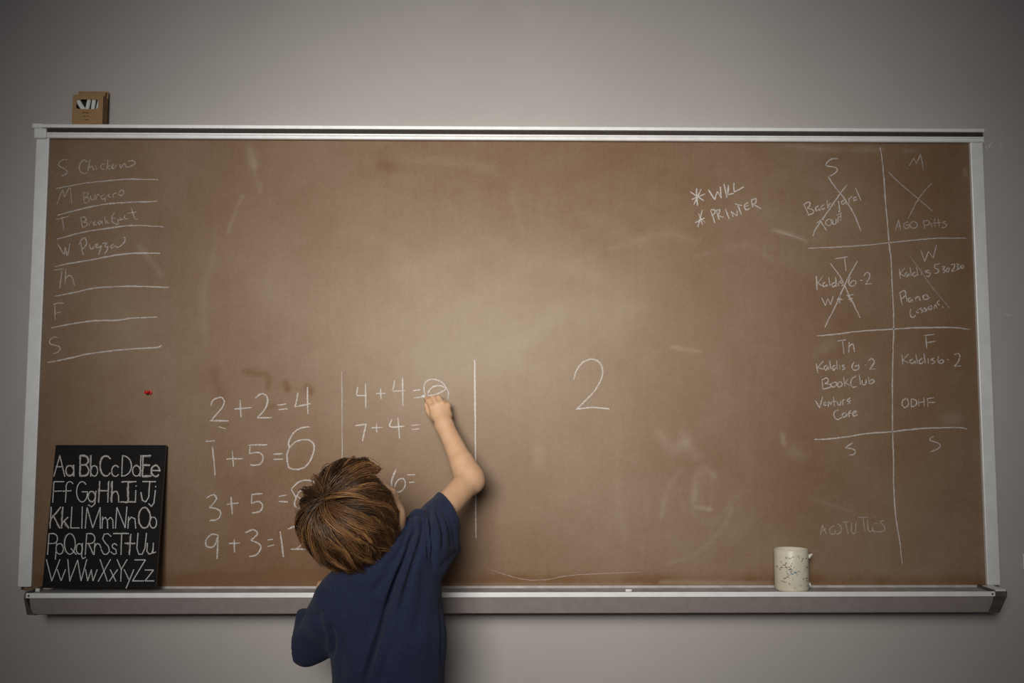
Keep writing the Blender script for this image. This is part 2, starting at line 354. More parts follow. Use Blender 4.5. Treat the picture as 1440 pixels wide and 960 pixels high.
write('chalk_sum', *A, '65,640 95,625 110,640 100,660 78,685|78,682 115,690 130,710 115,735 78,742|158,668 210,662|175,635 182,712|268,625 318,620|270,628 268,665|268,665 300,655 318,675 305,700 270,708|390,632 425,627|390,655 432,657', **E1, label='3 + 5 =')
write('chalk_sum', *A, '115,805 85,805 62,835 70,860 100,855 115,815|118,805 113,915|165,845 218,842|190,825 192,885|240,795 275,783 295,800 265,830|265,830 300,845 310,865 290,895 258,903|340,828 365,825|340,858 370,852|397,790 412,905|430,780 465,768 485,775|445,870 525,870|470,868 500,845', **E1, label='9 + 3 = 12')
write('chalk_number', 405, 640, 5.333, '215,210 160,188 90,195 25,250|25,255 60,320|150,260 95,265 65,310 50,370 90,405|60,305 100,325', **E1)
A = (460, 500, 4.3625)
write('chalk_line', *A, '90,100 92,400 94,760', .0019, .6)
write('chalk_sum', *A, '188,190 180,242|180,245 245,243|235,170 238,320|300,232 360,230|328,200 332,268|415,155 402,215|402,218 480,212|462,135 466,308|528,215 570,210', **E1, label='4 + 4 =')
write('chalk_number', 585, 525, 12, '155,370 140,300 135,240 150,170 180,135 240,100 320,100 400,125 460,170 500,230 540,300 550,370 530,440|200,400 205,330 240,265 290,225 360,205 430,210 480,235 500,250 470,290 400,325 330,355 250,370 150,385 -40,415', .0026, .85, 'half-drawn figure eight under the fingers')
write('chalk_sum', *A, '172,430 240,418|240,418 225,480 218,525|272,442 340,440|303,415 305,470|398,390 388,435 475,432|435,380 445,508|520,427 570,422|520,452 568,448', **E1, label='7 + 4 =')
write('chalk_sum', 500, 640, 8, '460,150 420,240 405,320 410,345|440,360 460,300 500,265 540,265 560,310 545,370 500,410 455,408|585,218 670,220|600,303 665,300', **E1)
write('chalk_line', 0, 0, 1, '667.5,506 668.3,600 668.8,660 669.3,757', .0031, 1.0)
write('chalk_number', 780, 480, 8, '215,430 240,340 300,250 370,208 430,200 490,225 530,280 540,350 520,430 460,540 380,630 300,710 240,765|235,765 330,750 450,742 615,757', .0028, .85, 'large figure 2 alone in the middle')
A = (950, 220, 8)
write('chalk_note', *A, '235,355 237,450 248,555|165,398 315,495|290,365 205,540|330,420 180,485|370,375 405,430 440,487|440,487 468,395|468,395 515,468|515,468 503,340|545,310 578,465|592,320 588,432|588,432 655,412|655,295 660,400|660,400 770,340', .0028, 1.0, 'bold starred note reading WILL')
write('chalk_note', *A, '300,600 250,795|220,745 330,690|258,640 305,770|285,690 335,745|395,610 445,750|392,608 430,595 445,620 435,645 410,660|455,605 490,710|455,605 495,600 490,640 470,660|470,660 540,685|560,590 605,705|625,615 650,680|625,620 690,670|690,670 690,600|700,550 740,655|665,530 745,552|820,515 780,540 775,575 800,600 840,580|785,565 825,545|850,485 870,570|850,490 905,475 900,520 870,540|870,540 965,585', .0024, .85, 'starred note reading PRINTER')
A = (1120, 190, 5.538)
G_ = dict(w=.0022, a=.82)
write('chalk_word', *A, '325,185 275,185 232,220 240,240 300,250 318,270 300,295 262,318|55,535 95,620|55,540 95,520 105,545 85,570|85,570 125,580 130,605 90,625|170,550 150,565 155,590 180,575 185,590|215,540 195,555 200,575 220,570|235,505 245,570|270,530 248,545 275,565|285,520 300,550|325,510 335,580 330,600|370,505 350,520 360,540 385,520 390,545|405,490 412,530|408,500 430,475|470,480 445,490 450,510 475,495|460,410 505,510|155,685 215,655|180,660 235,745|245,655 225,680 245,705 270,690 265,655 245,655|280,655 285,690 305,690 310,650|325,685 325,640 340,635|310,625 350,605|345,610 345,665', **G_, label='S, Backyard Tour')
write('chalk_cross', *A, '248,325 290,390 370,490 450,620 500,745|395,385 330,470 220,630 150,730 128,785', **G_)
write('chalk_word', *A, '880,240 910,180|910,180 935,220|935,220 965,150|965,150 988,270|768,745 795,660|795,660 812,740|775,715 808,710|870,675 835,690 845,725 870,720 875,700 850,700|910,670 885,690 895,720 930,720 940,690 915,670|985,665 1000,730|985,668 1025,665 1035,690 1000,705|1050,685 1052,725|1045,650|1075,650 1080,715|1105,650 1110,715|1065,685 1125,680|1165,670 1140,680 1170,700 1150,720 1130,715', .0019, .6, 'M, AGO Pitts')
write('chalk_cross', *A, '715,285 800,370 940,490 1065,595|1055,375 1000,430 940,510 900,590 870,650', .0018, .55)
write('chalk_line', *A, '90,880 300,872 500,860 700,840 900,818 1100,802 1320,803', .0022, .72)
write('chalk_line', 0, 0, 1, '1237.5,207 1240,221 1243,253 1245,280 1248,316 1251,350 1253,366 1254.5,402 1256.5,438 1256.5,470 1255.5,500 1255,560 1255.2,606 1256.3,640 1257,690 1260,730 1265,760 1268.7,793', .0022, .9)
A = (1120, 330, 5.538)
write('chalk_word', *A, '303,188 400,170|375,180 385,285|155,320 160,430|205,325 165,375|165,375 210,405|225,370 205,385 215,405 235,390 238,408|250,330 262,400|300,370 275,385 285,405 305,390|305,330 310,405|325,375 330,400|355,350 335,370 370,380 350,400|420,330 405,370 425,400 455,390 462,365 435,360 415,385|495,355 515,352|525,320 545,295 570,305 565,340 535,385|535,385 588,380|195,490 225,550|225,550 245,495|245,495 265,545|265,545 285,480|315,500 360,505|340,460 335,535|395,465 425,525|390,475 445,465|400,505 440,495', **G_, label='T, Kaldis 6-2, W + F')
write('chalk_cross', *A, '262,220 345,335 400,450 495,645|475,205 400,340 300,560 220,720', **G_)
write('chalk_word', *A, '968,120 1000,210|1000,210 1025,130|1025,130 1065,180|1065,180 1090,80|800,265 810,345|845,260 805,300|805,300 840,325|860,290 845,310 860,325 875,300 878,322|885,255 895,320|925,290 905,305 920,325 940,305|935,250 945,320|970,285 972,320|970,265|1035,275 1000,285 1040,300 1030,325 1010,320|1075,235 1115,225|1075,235 1078,260 1105,270 1100,295 1075,300|1135,250 1155,250 1140,270 1160,280 1140,300|1180,255 1165,275 1180,290 1190,265 1180,255|1200,235 1230,230 1225,260 1205,285|1205,285 1235,280|1240,230 1265,230 1250,250 1270,260 1245,275|1290,235 1278,250 1290,262 1302,245 1290,235|805,455 825,550|800,455 840,435 850,470 820,500|855,475 860,520|890,490 870,500 880,525 900,505 905,525|925,485 930,520|928,495 950,480 965,515|1010,465 985,480 1000,505 1030,490 1010,465|890,575 885,620 905,645 930,625|930,600 945,580 935,605 955,605|975,570 960,580 985,590 970,610|1005,565 990,575 1015,585 995,600|1040,555 1025,570 1045,585 1055,560 1040,555|1070,580 1080,545 1095,570|1115,510 1095,530 1115,550|1135,555 1145,570', **G_, label='W, Kaldis 530-230, Piano lessons')
write('chalk_cross', *A, '880,165 960,270 1050,400 1150,520 1195,575', .0016, .45)
write('chalk_line', *A, '160,787 300,775 500,750 700,738 900,725 1100,722 1250,725 1350,738', .0024, .85)
A = (1120, 460, 5.054)
write('chalk_word', *A, '290,98 350,90|325,92 338,190|375,105 370,180|372,140 400,120 412,175|140,255 152,325|190,240 150,285|150,285 195,300|215,270 195,285 210,305 225,280 230,300|235,235 245,300|275,270 255,285 265,305 280,285|285,240 290,300|305,270 310,300|345,265 325,275 345,290 325,305|410,245 395,280 410,305 440,295 440,270 415,280|485,270 495,270|510,240 535,222 552,245 540,270 520,298|520,298 560,295|180,370 188,440|180,375 215,360 225,385 200,400|200,400 235,405 240,425 190,440|265,390 245,405 255,425 280,415 285,395 265,390|300,390 290,410 305,425 325,410 315,388 300,390|335,350 345,420|365,370 345,395|345,395 380,415|425,345 395,365 385,395 400,425 430,420|445,340 455,410|465,375 470,405 490,405 495,370|510,350 518,400|518,385 540,370 550,385 535,400 518,398|135,520 165,575|165,575 185,490|190,540 210,530 195,550 215,555|225,565 228,530 245,550 247,530|262,495 270,560|250,530 285,525|290,530 295,550 310,550 315,520|330,555 328,520 345,515|385,500 360,520 375,530 385,515|360,545 385,540|300,585 270,600 268,635 290,655 325,640|345,605 325,620 340,640 355,615 360,635|385,590 372,610 375,640|360,615 395,608|405,615 430,597 405,600 405,630 435,620', **G_, label='Th, Kaldis 6-2, Book Club, Venture Cafe')
write('chalk_line', *A, '125,795 200,795 350,780 500,755 680,742 850,722 1000,715 1150,712 1210,722', .0024, .85)
write('chalk_word', *A, '905,60 980,50|918,60 925,150|925,110 985,100|750,195 755,265|795,190 755,235|755,235 800,255|825,225 805,240 820,260 840,240 842,258|848,190 860,260|895,220 870,240 885,260 905,240|905,185 915,255|935,220 938,258|980,220 955,230 985,245 960,262|1010,205 1005,240 1025,258 1045,245 1035,230 1010,245|1070,230 1085,230|1120,195 1150,185 1160,210 1145,250 1120,278|1120,278 1170,275|785,505 755,520 750,550 770,570 795,550 790,515 785,505|815,510 815,565|815,508 850,520 850,550 815,568|868,510 870,560|868,535 905,530|905,500 908,560|930,505 935,565|930,508 975,500|933,535 985,532', **G_, label='F, Kaldis 6-2, ODHF')
write('chalk_word', *A, '400,820 345,855|345,855 400,865 420,885 400,905 372,908', .0022, .75)
write('chalk_word', *A, '975,775 950,790 955,805 1000,820 1022,840 1000,865 950,885', .0022, .75)
write('chalk_word', 1120, 640, 4, '135,448 145,390|145,390 168,445|140,425 170,412|215,395 190,410 190,440 215,440 218,420|230,385 250,400 250,430 225,445|260,375 300,372|275,375 290,440|310,375 310,430 330,435 335,375|345,350 405,348|375,350 385,425|400,360 405,425 435,420|440,345|435,385 455,380|430,400 430,425 460,430|495,365 470,375 495,400 490,425 455,430|545,430|332,463', .0017, .55, 'AGO TUTLES in faint handwriting')
write('chalk_scratch', 0, 0, 1, '690,801 712,808 735,814 765,815 800,809 850,806 900,804|589,328|755,800|862,570|1092,325 1112,331 1130,337', .0011, .5)

# ------------------------------------------------------------------ alphabet board leaning on the tray
yb, yt = -.060, -.016
pb = at(140, 826.5, yb); pt = at(150, 625.5, yt)
xl = at(59, 826.5, yb)[0]; xr = at(219, 826.5, yb)[0]
ez = np.array([0, yt-yb, pt[2]-pb[2]]); hgt = np.linalg.norm(ez); ez /= hgt
AP = Plane((xl, yb, pb[2]), (1, 0, 0), ez)
abd = thing('alphabet_board', 'small black board with dotted white alphabet leaning in the left corner of the chalk tray', 'letter board', (xl, yb, pb[2]))
g = bmesh.new(); box(g, (0, 0, 0), (xr-xl, .008, hgt), .001)
for v in g.verts:
    p = AP.o + v.co.x*AP.ex + v.co.z*AP.ez - AP.n*(v.co.y+.0002); v.co = Vector(p)
obj('panel', g, mat('black_board_paint', (.0085, .0075, .008), .7, 0, 40, (.011, .010, .010), spec=.12), abd)
g = bmesh.new(); box(g, (xr-xl-.0035, .0008, .001), (xr-xl+.0006, .0085, hgt-.001))
for v in g.verts:
    p = AP.o + v.co.x*AP.ex + v.co.z*AP.ez - AP.n*(v.co.y+.0002); v.co = Vector(p)
obj('edge', g, mat('dark_wood_edge', (.035, .022, .016), .6), abd)
def arc(cx, cy, rx, ry, a0, a1, n=14): return [(cx+rx*cos(radians(a)), cy+ry*sin(radians(a))) for a in np.linspace(a0, a1, n)]
X_ = .52
FONT = {
 'A': [[(0, 0), (.55, 1), (1, 0)], [(.2, .45), (.82, .45)]], 'a': [arc(.45, .25, .45, .26, 0, 360), [(.9, X_), (.92, 0)]],
 'B': [[(.05, 0), (.1, 1), (.6, 1)] , arc(.5, .77, .45, .23, 90, -90), arc(.5, .27, .5, .27, 90, -90), [(.05, 0), (.5, 0)], [(.1, .54), (.5, .54)]],
 'b': [[(.1, 1), (.05, 0)], arc(.5, .25, .45, .26, 0, 360)], 'C': [arc(.55, .5, .55, .5, 45, 315, 24)], 'c': [arc(.52, .25, .5, .27, 45, 315)],
 'D': [[(.05, 0), (.12, 1)], arc(.12, .5, .85, .5, 90, -90, 20)], 'd': [arc(.45, .25, .42, .26, 0, 360), [(.95, 1), (.85, 0)]],
 'E': [[(.9, 1), (.12, 1), (.08, 0), (.95, 0)], [(.1, .52), (.8, .54)]], 'e': [[(.05, .27), (.95, .27)], arc(.5, .25, .47, .27, 0, 315, 20)],
 'F': [[(1, 1), (.12, 1), (.02, 0)], [(.08, .52), (.8, .54)]], 'f': [arc(.62, .75, .35, .25, 40, 180) + [(.27, .5), (.2, 0)], [(0, .53), (.7, .55)]],
 'G': [arc(.52, .5, .5, .5, 50, 345, 24), [(.55, .5), (1, .5), (.98, .35)]], 'g': [arc(.5, .27, .42, .26, 0, 360), [(1, X_), (.85, -.1), (.5, -.24), (.15, -.16)]],
 'H': [[(.1, 1), (0, 0)], [(1, 1), (.9, 0)], [(.05, .55), (.95, .55)]], 'h': [[(.1, 1), (.02, 0)], [(.06, .35), (.3, .52), (.7, .5), (.9, .3), (.9, 0)]],
 'I': [[(.1, 1), (1, 1)], [(.5, 1), (.48, 0)], [(0, 0), (.9, 0)]], 'i': [[(.6, .55), (.5, 0)], [(.7, .78), (.71, .79)]],
 'J': [[(.15, 1), (1, 1)], [(.62, 1), (.55, .25), (.35, 0), (.12, .08), (.02, .45)]], 'j': [[(.95, .55), (.75, -.05), (.4, -.22), (.05, -.1)], [(1, .75), (1, .76)]],
 'K': [[(.1, 1), (0, 0)], [(1, 1), (.05, .42)], [(.3, .58), (.95, 0)]], 'k': [[(.2, 1), (.05, 0)], [(.85, .5), (.15, .25)], [(.4, .33), (.95, 0)]],
 'L': [[(.15, 1), (0, 0), (1, 0)]], 'l': [[(.6, 1), (.4, 0)]], 'M': [[(0, 0), (.12, 1), (.5, 0), (1, 1), (1, 0)]],
 'm': [[(0, 0), (.05, X_)], [(.05, .4), (.3, .52), (.48, .35), (.5, 0)], [(.5, .38), (.75, .52), (.95, .38), (.98, 0)]],
 'N': [[(0, 0), (.12, 1), (.85, 0), (1, 1)]], 'n': [[(0, 0), (.08, X_)], [(.06, .35), (.4, .52), (.85, .45), (.95, 0)]],
 'O': [arc(.5, .5, .5, .5, 90, 450, 30)], 'o': [arc(.5, .26, .48, .27, 90, 450, 18)],
 'P': [[(0, 0), (.15, 1)], [(.15, 1), (.6, 1)] , arc(.55, .76, .45, .24, 90, -90), [(.08, .52), (.55, .52)]],
 'p': [[(.15, X_), (0, -.22)], arc(.52, .26, .46, .26, 0, 360)], 'Q': [arc(.48, .5, .46, .5, 90, 450, 30), [(.6, .26), (1, 0)]],
 'q': [arc(.36, .26, .34, .26, 0, 360), [(.7, X_), (.6, -.1), (.75, -.22), (1, -.15)]],
 'R': [[(0, 0), (.15, 1), (.6, 1)], arc(.55, .76, .45, .24, 90, -90), [(.1, .52), (.55, .52)], [(.35, .52), (.85, 0)]],
 'r': [[(0, 0), (.1, X_)], [(.06, .35), (.4, .52), (.8, .48), (1, .32)]],
 'S': [[(.98, .88), (.7, 1), (.3, .97), (.14, .75), (.4, .55), (.75, .38), (.85, .15), (.6, 0), (.25, 0), (0, .22)]],
 's': [[(.9, .45), (.6, .53), (.2, .45), (.25, .32), (.8, .22), (.85, .05), (.5, -.01), (.05, .1)]],
 'T': [[(0, 1), (1, 1)], [(.55, 1), (.5, 0)]], 't': [[(.6, .95), (.45, 0)], [(0, .53), (1, .53)]],
 'U': [[(.12, 1), (0, .3), (.2, 0), (.55, 0), (.85, .3), (1, 1)]], 'u': [[(.1, X_), (.05, .15), (.3, 0), (.6, .05), (.75, .25)], [(.78, X_), (.72, .05), (1, .1)]],
 'V': [[(0, 1), (.4, 0), (1, 1)]], 'v': [[(0, X_), (.45, 0), (1, X_)]], 'W': [[(0, 1), (.1, 0), (.52, 1), (.7, 0), (1, 1)]], 'w': [[(0, X_), (.18, 0), (.5, X_), (.65, 0), (1, X_)]],
 'X': [[(.15, 1), (.75, 0)], [(1, 1), (0, 0)]], 'x': [[(.12, X_), (.8, 0)], [(1, X_), (0, 0)]], 'Y': [[(0, 1), (.42, .55), (.36, 0)], [(1, 1), (.42, .55)]],
 'y': [[(0, X_), (.45, .1)], [(1, X_), (.2, -.33)]], 'Z': [[(.2, 1), (1, 1), (0, 0), (.85, 0)]], 'z': [[(.05, X_), (1, X_), (0, 0), (1, 0)]]}
ROWS = [(640.5, 669, 'A:76-91 a:92.5-105 B:111.5-125 b:127-138 C:141-156 c:157-167.5 D:170.5-185.5 d:186-199 E:199.5-213 e:212.5-225'),
        (677, 705.5, 'F:74-89.5 f:89-104 G:107.5-123 g:123-135 H:139-153 h:157-168 I:170-191 i:188-193 J:198-218.5 j:209-219'),
        (713, 742, 'K:70.5-85 k:86-97 L:99.5-111 l:114-117 M:120-141 m:143.5-159.5 N:162.5-178.5 n:180-191.5 O:195-211.5 o:210.5-220.5'),
        (750, 779, 'P:67-81 p:78-89.5 Q:90.5-107 q:107-120 R:120-133.5 r:132.5-142 S:142.5-156 s:156-165 T:160-180.5 t:176-189.5 U:192.5-206 u:206-218.5'),
        (787, 816.5, 'V:65.5-84 v:81-92 W:95.5-122 w:120.5-136.5 X:138.5-155 x:154-165 Y:165-178.5 y:175-188 Z:186.5-204.5 z:204-216')]
TR = {'A': .5, 'a': .8, 'B': .9, 'b': .5, 'C': .9, 'c': .8, 'E': .95, 'e': .9, 'H': .8, 'h': .85, 'I': .9, 'K': .95, 'k': .9, 'O': .95, 'T': .35, 't': .7, 'D': .15, 'd': .5, 'g': .2, 'R': .2, 'J': .2, 'u': .25, 'Q': .2}
for top, base, spec in ROWS:
    for it in spec.split():
        D = Strokes(AP, .0004); T = Strokes(AP, .0006); nt_ = 0
        ch, rg_ = it.split(':'); x0, x1 = map(float, rg_.split('-'))
        for st in FONT[ch]:
            P = np.array([(x0+(x1-x0)*u, base-(base-top)*v) for u, v in st])
            seg = np.r_[0, np.cumsum(np.hypot(*np.diff(P, axis=0).T))]
            for s in np.linspace(0, seg[-1], max(2, int(round(seg[-1]/2.15))+1)):
                D.dot(np.interp(s, seg, P[:, 0]), np.interp(s, seg, P[:, 1]), .0015)
            if ch in TR:
                k = TR[ch]; reps = 1 + (k > .6) + (k > .85)
                for q in range(reps):
                    s = np.linspace(0, seg[-1], max(3, int(seg[-1]/3)))
                    Q = np.c_[np.interp(s, seg, P[:, 0]), np.interp(s, seg, P[:, 1])]+rng.normal(0, .5, (len(s), 2))+rng.normal(0, .45, 2)
                    T.add(Q, .0015, .42*k+.1); nt_ += 1
        D.build('dotted_letter', M_PRINT, abd)
        if nt_: T.build('chalk_tracing', M_CHALK, abd)

# ------------------------------------------------------------------ chalk box on the rail, with its sticks
RZ = zt+.036
bx0 = at(100.5, 178, -.012)[0]; bx1 = at(143.5, 178, -.012)[0]; by0, by1 = -.0115, .022; bz1 = at(120, 133, -.012)[2]
cbx = thing('chalk_box', 'brown cardboard chalk box with a window, standing on the top rail at the left', 'box', (bx0, by0, RZ))
M_CARD = mat('brown_card', (.40, .235, .11), .8, 0, 90, (.36, .21, .095), .1, 400)
M_CARD2 = mat('darker_brown_card', (.30, .17, .08), .85)  # darker tone of the brown card, used on both side panels
wx0, wx1 = bx0+.012/1*.85, bx1-.0125; h_ = bz1-RZ; wz0, wz1 = RZ+h_*.52, RZ+h_*.84
g = bmesh.new()
def ring(bm, y, pts): return [bm.verts.new((x, y, z)) for x, z in pts]
def rrect(x0, x1, z0, z1, r, n=4):
    out = []
    for cx, cz, a0 in ((x1-r, z1-r, 0), (x0+r, z1-r, 90), (x0+r, z0+r, 180), (x1-r, z0+r, 270)):
        out += [(cx+r*cos(radians(a0+90*i/n)), cz+r*sin(radians(a0+90*i/n))) for i in range(n+1)]
    return out
inner = rrect(wx0, wx1, wz0, wz1, .006); outer = []
PX0, PX1, PZ0, PZ1 = bx0, bx1, RZ+.0002, bz1
for c, (X1_, Z1_) in enumerate(((PX1, PZ1), (PX0, PZ1), (PX0, PZ0), (PX1, PZ0))):
    for k in range(5):
        x, z = inner[c*5+k]
        vert = (k < 2) == (c in (0, 2))              # whether this point runs out to the vertical edge
        outer.append((X1_, Z1_) if k == 2 else ((X1_, z) if vert else (x, Z1_)))
RA = ring(g, by0, inner); RB = ring(g, by0, outer); RC = ring(g, by0+.0012, inner); RD = ring(g, by0+.0012, outer); n_ = len(inner)
for i in range(n_):
    j = (i+1) % n_
    for a, b in ((RA, RB), (RC, RD), (RA, RC), (RB, RD)): g.faces.new((a[i], a[j], b[j], b[i]))
front = obj('front_panel', g, M_CARD, cbx)
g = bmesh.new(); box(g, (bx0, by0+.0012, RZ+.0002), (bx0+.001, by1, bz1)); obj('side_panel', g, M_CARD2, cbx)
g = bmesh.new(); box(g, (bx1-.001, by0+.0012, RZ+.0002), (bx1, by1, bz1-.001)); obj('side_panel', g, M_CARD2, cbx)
g = bmesh.new(); box(g, (bx0, by1-.001, RZ+.0002), (bx1, by1, bz1+.020)); box(g, (bx0, by0+.0012, RZ+.0002), (bx1, by1-.001, RZ+.0012)); obj('back_panel', g, M_CARD, cbx)
g = bmesh.new(); box(g, (bx0+.004, by1-.009, bz1+.013), (bx1-.002, by1-.0012, bz1+.0142)); box(g, (bx0+.004, by1-.009, bz1+.004), (bx1-.004, by1-.0085, bz1+.0132)); obj('tuck_flap', g, M_CARD, cbx)
g = bmesh.new(); box(g, (bx0+.002, by0+.013, RZ+.0015), (bx1-.002, by0+.0135, bz1-.003)); obj('dark_sheet', g, mat('near_black_card', (.012, .011, .010), .9), cbx)  # near-black sheet set behind the sticks in the window
CP = Plane((0, by0, 0), (1, 0, 0), (0, 0, 1)); S = Strokes(CP, .0003)
M_INK = chalk_mat('printed_ink', (.07, .035, .02), 300, 0, .1, 1.5)
for P in parse('372,515 372,530|380,515 380,530|388,528 396,516 404,528|412,515 412,530|422,520 436,520|442,528 450,516 458,528|468,520 482,524|392,572 392,590|405,572 405,590|415,580 430,580|440,572 450,590|460,574 478,586|398,625 412,635|420,636 440,642 462,640 475,630|515,715 535,712|545,718 560,710|572,715 590,715|600,712 615,722|620,716 634,720'):
    S.add([(85+x/12, 115+y/12) for x, y in P], .0013, 1., smooth=False)
S.build('printing', M_INK, front)
M_STICK = mat('white_chalk', (.80, .80, .78), .9, 0, 80, (.72, .72, .70))
zz0 = RZ+.012
for i, (a, b) in enumerate((((.014, .010), (-.001, .078)), ((.030, .0115), (.041, .083)), ((.046, .012), (.0535, .083)), ((.0565, .012), (.0685, .083)))):
    g = bmesh.new(); x_ = bx0+a[0]+.006 if i == 0 else bx0+a[0]; y_ = by0+.0072
    if i == 0: p0, p1 = (bx0+.044, y_, RZ+.014), (bx0+.0085, y_, bz1-.010)
    else: p0, p1 = (x_, y_, RZ+.006), (bx0+b[0], y_, bz1-.006)
    tube(g, p0, p1, .0052 if i else .0062)
    o = obj('chalk_stick', g, M_STICK, None, True)
    tag(o, ['white chalk stick leaning left in the box window, leftmost', 'white chalk stick in the box window, second from left', 'white chalk stick in the box window, third from left', 'white chalk stick in the box window, rightmost'][i], 'chalk', 'chalk sticks in the cardboard box')
# loose pieces of chalk in the tray
for (xp, L, r, Y, lab) in ((884, .0155, .0036, -.066, 'short white chalk stub lying in the tray right of centre'), (53.5, .010, .0045, -.050, 'small pale chalk end in the far left corner of the tray')):
    c = at(xp, 826, Y)[0]; g = bmesh.new(); tube(g, (c-L/2, Y, TRAY_Z+r), (c+L/2, Y+.001, TRAY_Z+r), r, seg=12); tag(obj('chalk_stub', g, M_STICK, None, True), lab, 'chalk')

# ------------------------------------------------------------------ mug
mc = at(1113.5, 828, -.0450); MR, MH = .0412, .1015
TRAY_Z += .0004
mug = thing('mug', 'cream mug with tiny painted motifs and a broken handle on the right of the tray', 'mug', (mc[0], -.0450, TRAY_Z))
M_MUG = mat('cream_glaze', (.70, .64, .50), .4, 0, 60, (.74, .69, .56))
g = bmesh.new(); prof = [(.0, .0), (MR-.006, 0), (MR-.002, .0015), (MR, .006), (MR+.0004, MH*.5), (MR, MH-.002), (MR-.001, MH), (MR-.003, MH-.001), (MR-.0035, MH*.5), (MR-.005, .008), (0, .006)]
R = [[g.verts.new((mc[0]+r*cos(2*pi*i/48), -.0450+r*sin(2*pi*i/48), TRAY_Z+z)) for i in range(48)] if r else [g.verts.new((mc[0], -.0450, TRAY_Z+z))] for r, z in prof]
for a, b in zip(R[:-1], R[1:]):
    for i in range(48):
        j = (i+1) % 48
        if len(a) == 1: g.faces.new((a[0], b[j], b[i]))
        elif len(b) == 1: g.faces.new((a[i], a[j], b[0]))
        else: g.faces.new((a[i], a[j], b[j], b[i]))
body = obj('body', g, M_MUG, mug, True)
for z0, z1, r0, ln in ((.086, .094, .0085, .011), (.022, .016, .007, .0065)):
    g = bmesh.new(); a = Vector((mc[0]+MR-.001, -.050, TRAY_Z+z0-.005)); b = a + Vector((ln, -.002, (z1-z0)))
    tube(g, a, b, r0*.75, r0*.15, seg=8); o = obj('handle_stub', g, mat('bare_ceramic', (.78, .74, .68), .8), mug); o['label'] = 'broken white handle stub'
M_MOT = [chalk_mat('motif_brown', (.16, .12, .08), 300, 0, .1, 1.3), chalk_mat('motif_blue', (.22, .32, .38), 300, 0, .1, 1.3), chalk_mat('motif_grey', (.30, .27, .24), 300, 0, .1, 1.3)]
def mug_marks(name, items, m):                       # scribbles wrapped round the mug, px in the 8x mug detail
    V = []; Fc = []; Aa = []; n = 0
    for (u, v, s, k) in items:
        r_ = np.random.default_rng(int(u*7+v)); 
        for q in range(k):
            P = np.array([u, v])+np.cumsum(r_.normal(0, s, (4, 2)), 0)
            P = catmull(P, 3); th = np.arcsin(np.clip((P[:, 0]-430)/8/23.5, -.97, .97)); z = TRAY_Z+MH*(1-(P[:, 1]-262)/440)
            z = np.clip(z, TRAY_Z+.006, TRAY_Z+MH-.004)
            w = .0009
            for dz in (-w, w):
                for t, zz_ in zip(th, z): V.append((mc[0]+(MR+.0007)*sin(t), -.0450-(MR+.0007)*cos(t), zz_+dz))
            kk = len(th); Aa += [.9]*(2*kk); Fc += [(n+i, n+i+1, n+kk+i+1, n+kk+i) for i in range(kk-1)]; n += 2*kk
    raw(name, V, Fc, m, body, False, {'a': Aa})
mug_marks('painted_motif', [(310, 410, 9, 3), (300, 440, 9, 3), (335, 435, 8, 2), (370, 455, 10, 5), (345, 505, 9, 4), (335, 540, 8, 3), (520, 345, 7, 3), (555, 355, 7, 2), (545, 560, 8, 3), (560, 595, 8, 2), (570, 440, 6, 2), (270, 460, 6, 2)], M_MOT[0])
mug_marks('painted_motif', [(400, 490, 9, 4), (440, 490, 9, 4), (375, 495, 8, 3), (430, 500, 8, 2), (470, 350, 7, 1), (345, 340, 6, 1)], M_MOT[1])
mug_marks('painted_motif', [(320, 330, 7, 2), (380, 330, 7, 2), (440, 325, 7, 2), (370, 400, 6, 1), (420, 430, 6, 2), (520, 445, 7, 2), (290, 590, 7, 2), (350, 630, 7, 2), (400, 575, 6, 1), (420, 635, 7, 2), (470, 630, 7, 2), (300, 620, 6, 1), (560, 640, 6, 1)], M_MOT[2])

# ------------------------------------------------------------------ push pin
pc = at(210.2, 551.5, 0)
pin = thing('push_pin', 'small red push pin stuck in the lower left of the brown board', 'push pin', tuple(pc))
M_RED = mat('red_plastic', (.62, .02, .015), .25)
g = bmesh.new(); tube(g, pc+np.array([.002, -.001, 0]), pc+np.array([.002, -.004, 0]), .0055, .0055, 16); obj('flange', g, M_RED, pin, True)
g = bmesh.new(); tube(g, pc+np.array([.002, -.0038, 0]), pc+np.array([-.005, -.016, 0]), .003, .0045, 16); obj('grip', g, M_RED, pin, True)

# wall nicks and the plate at the right edge
WP = Plane((0, WALL_Y, 0), (1, 0, 0), (0, 0, 1)); S = Strokes(WP, .0006)
for P in parse('1386,206 1389,209 1392,204 1396,201|1406,204 1409,209|1408,190 1409,191|1413,442 1417,440|1414,445 1421,442'): S.add(P, .0032, 1.)
o = S.build('paint_chip', chalk_mat('bare_plaster', (.72, .70, .68)), wall)
pp = at(1452.5, 790, WALL_Y)
plate = thing('wall_plate', 'white wall plate cut off by the right edge of the photo', 'wall plate', (pp[0], WALL_Y, pp[2]))
M_PL = mat('white_plastic', (.75, .73, .70), .35)
g = bmesh.new(); box(g, (pp[0]-.028, WALL_Y-.007, pp[2]-.022), (pp[0]+.05, WALL_Y, pp[2]+.022), .003); obj('cover', g, M_PL, plate)
g = bmesh.new(); box(g, (pp[0]+.004, WALL_Y-.010, pp[2]-.012), (pp[0]+.018, WALL_Y-.0065, pp[2]+.012), .001); obj('rocker', g, M_PL, plate)

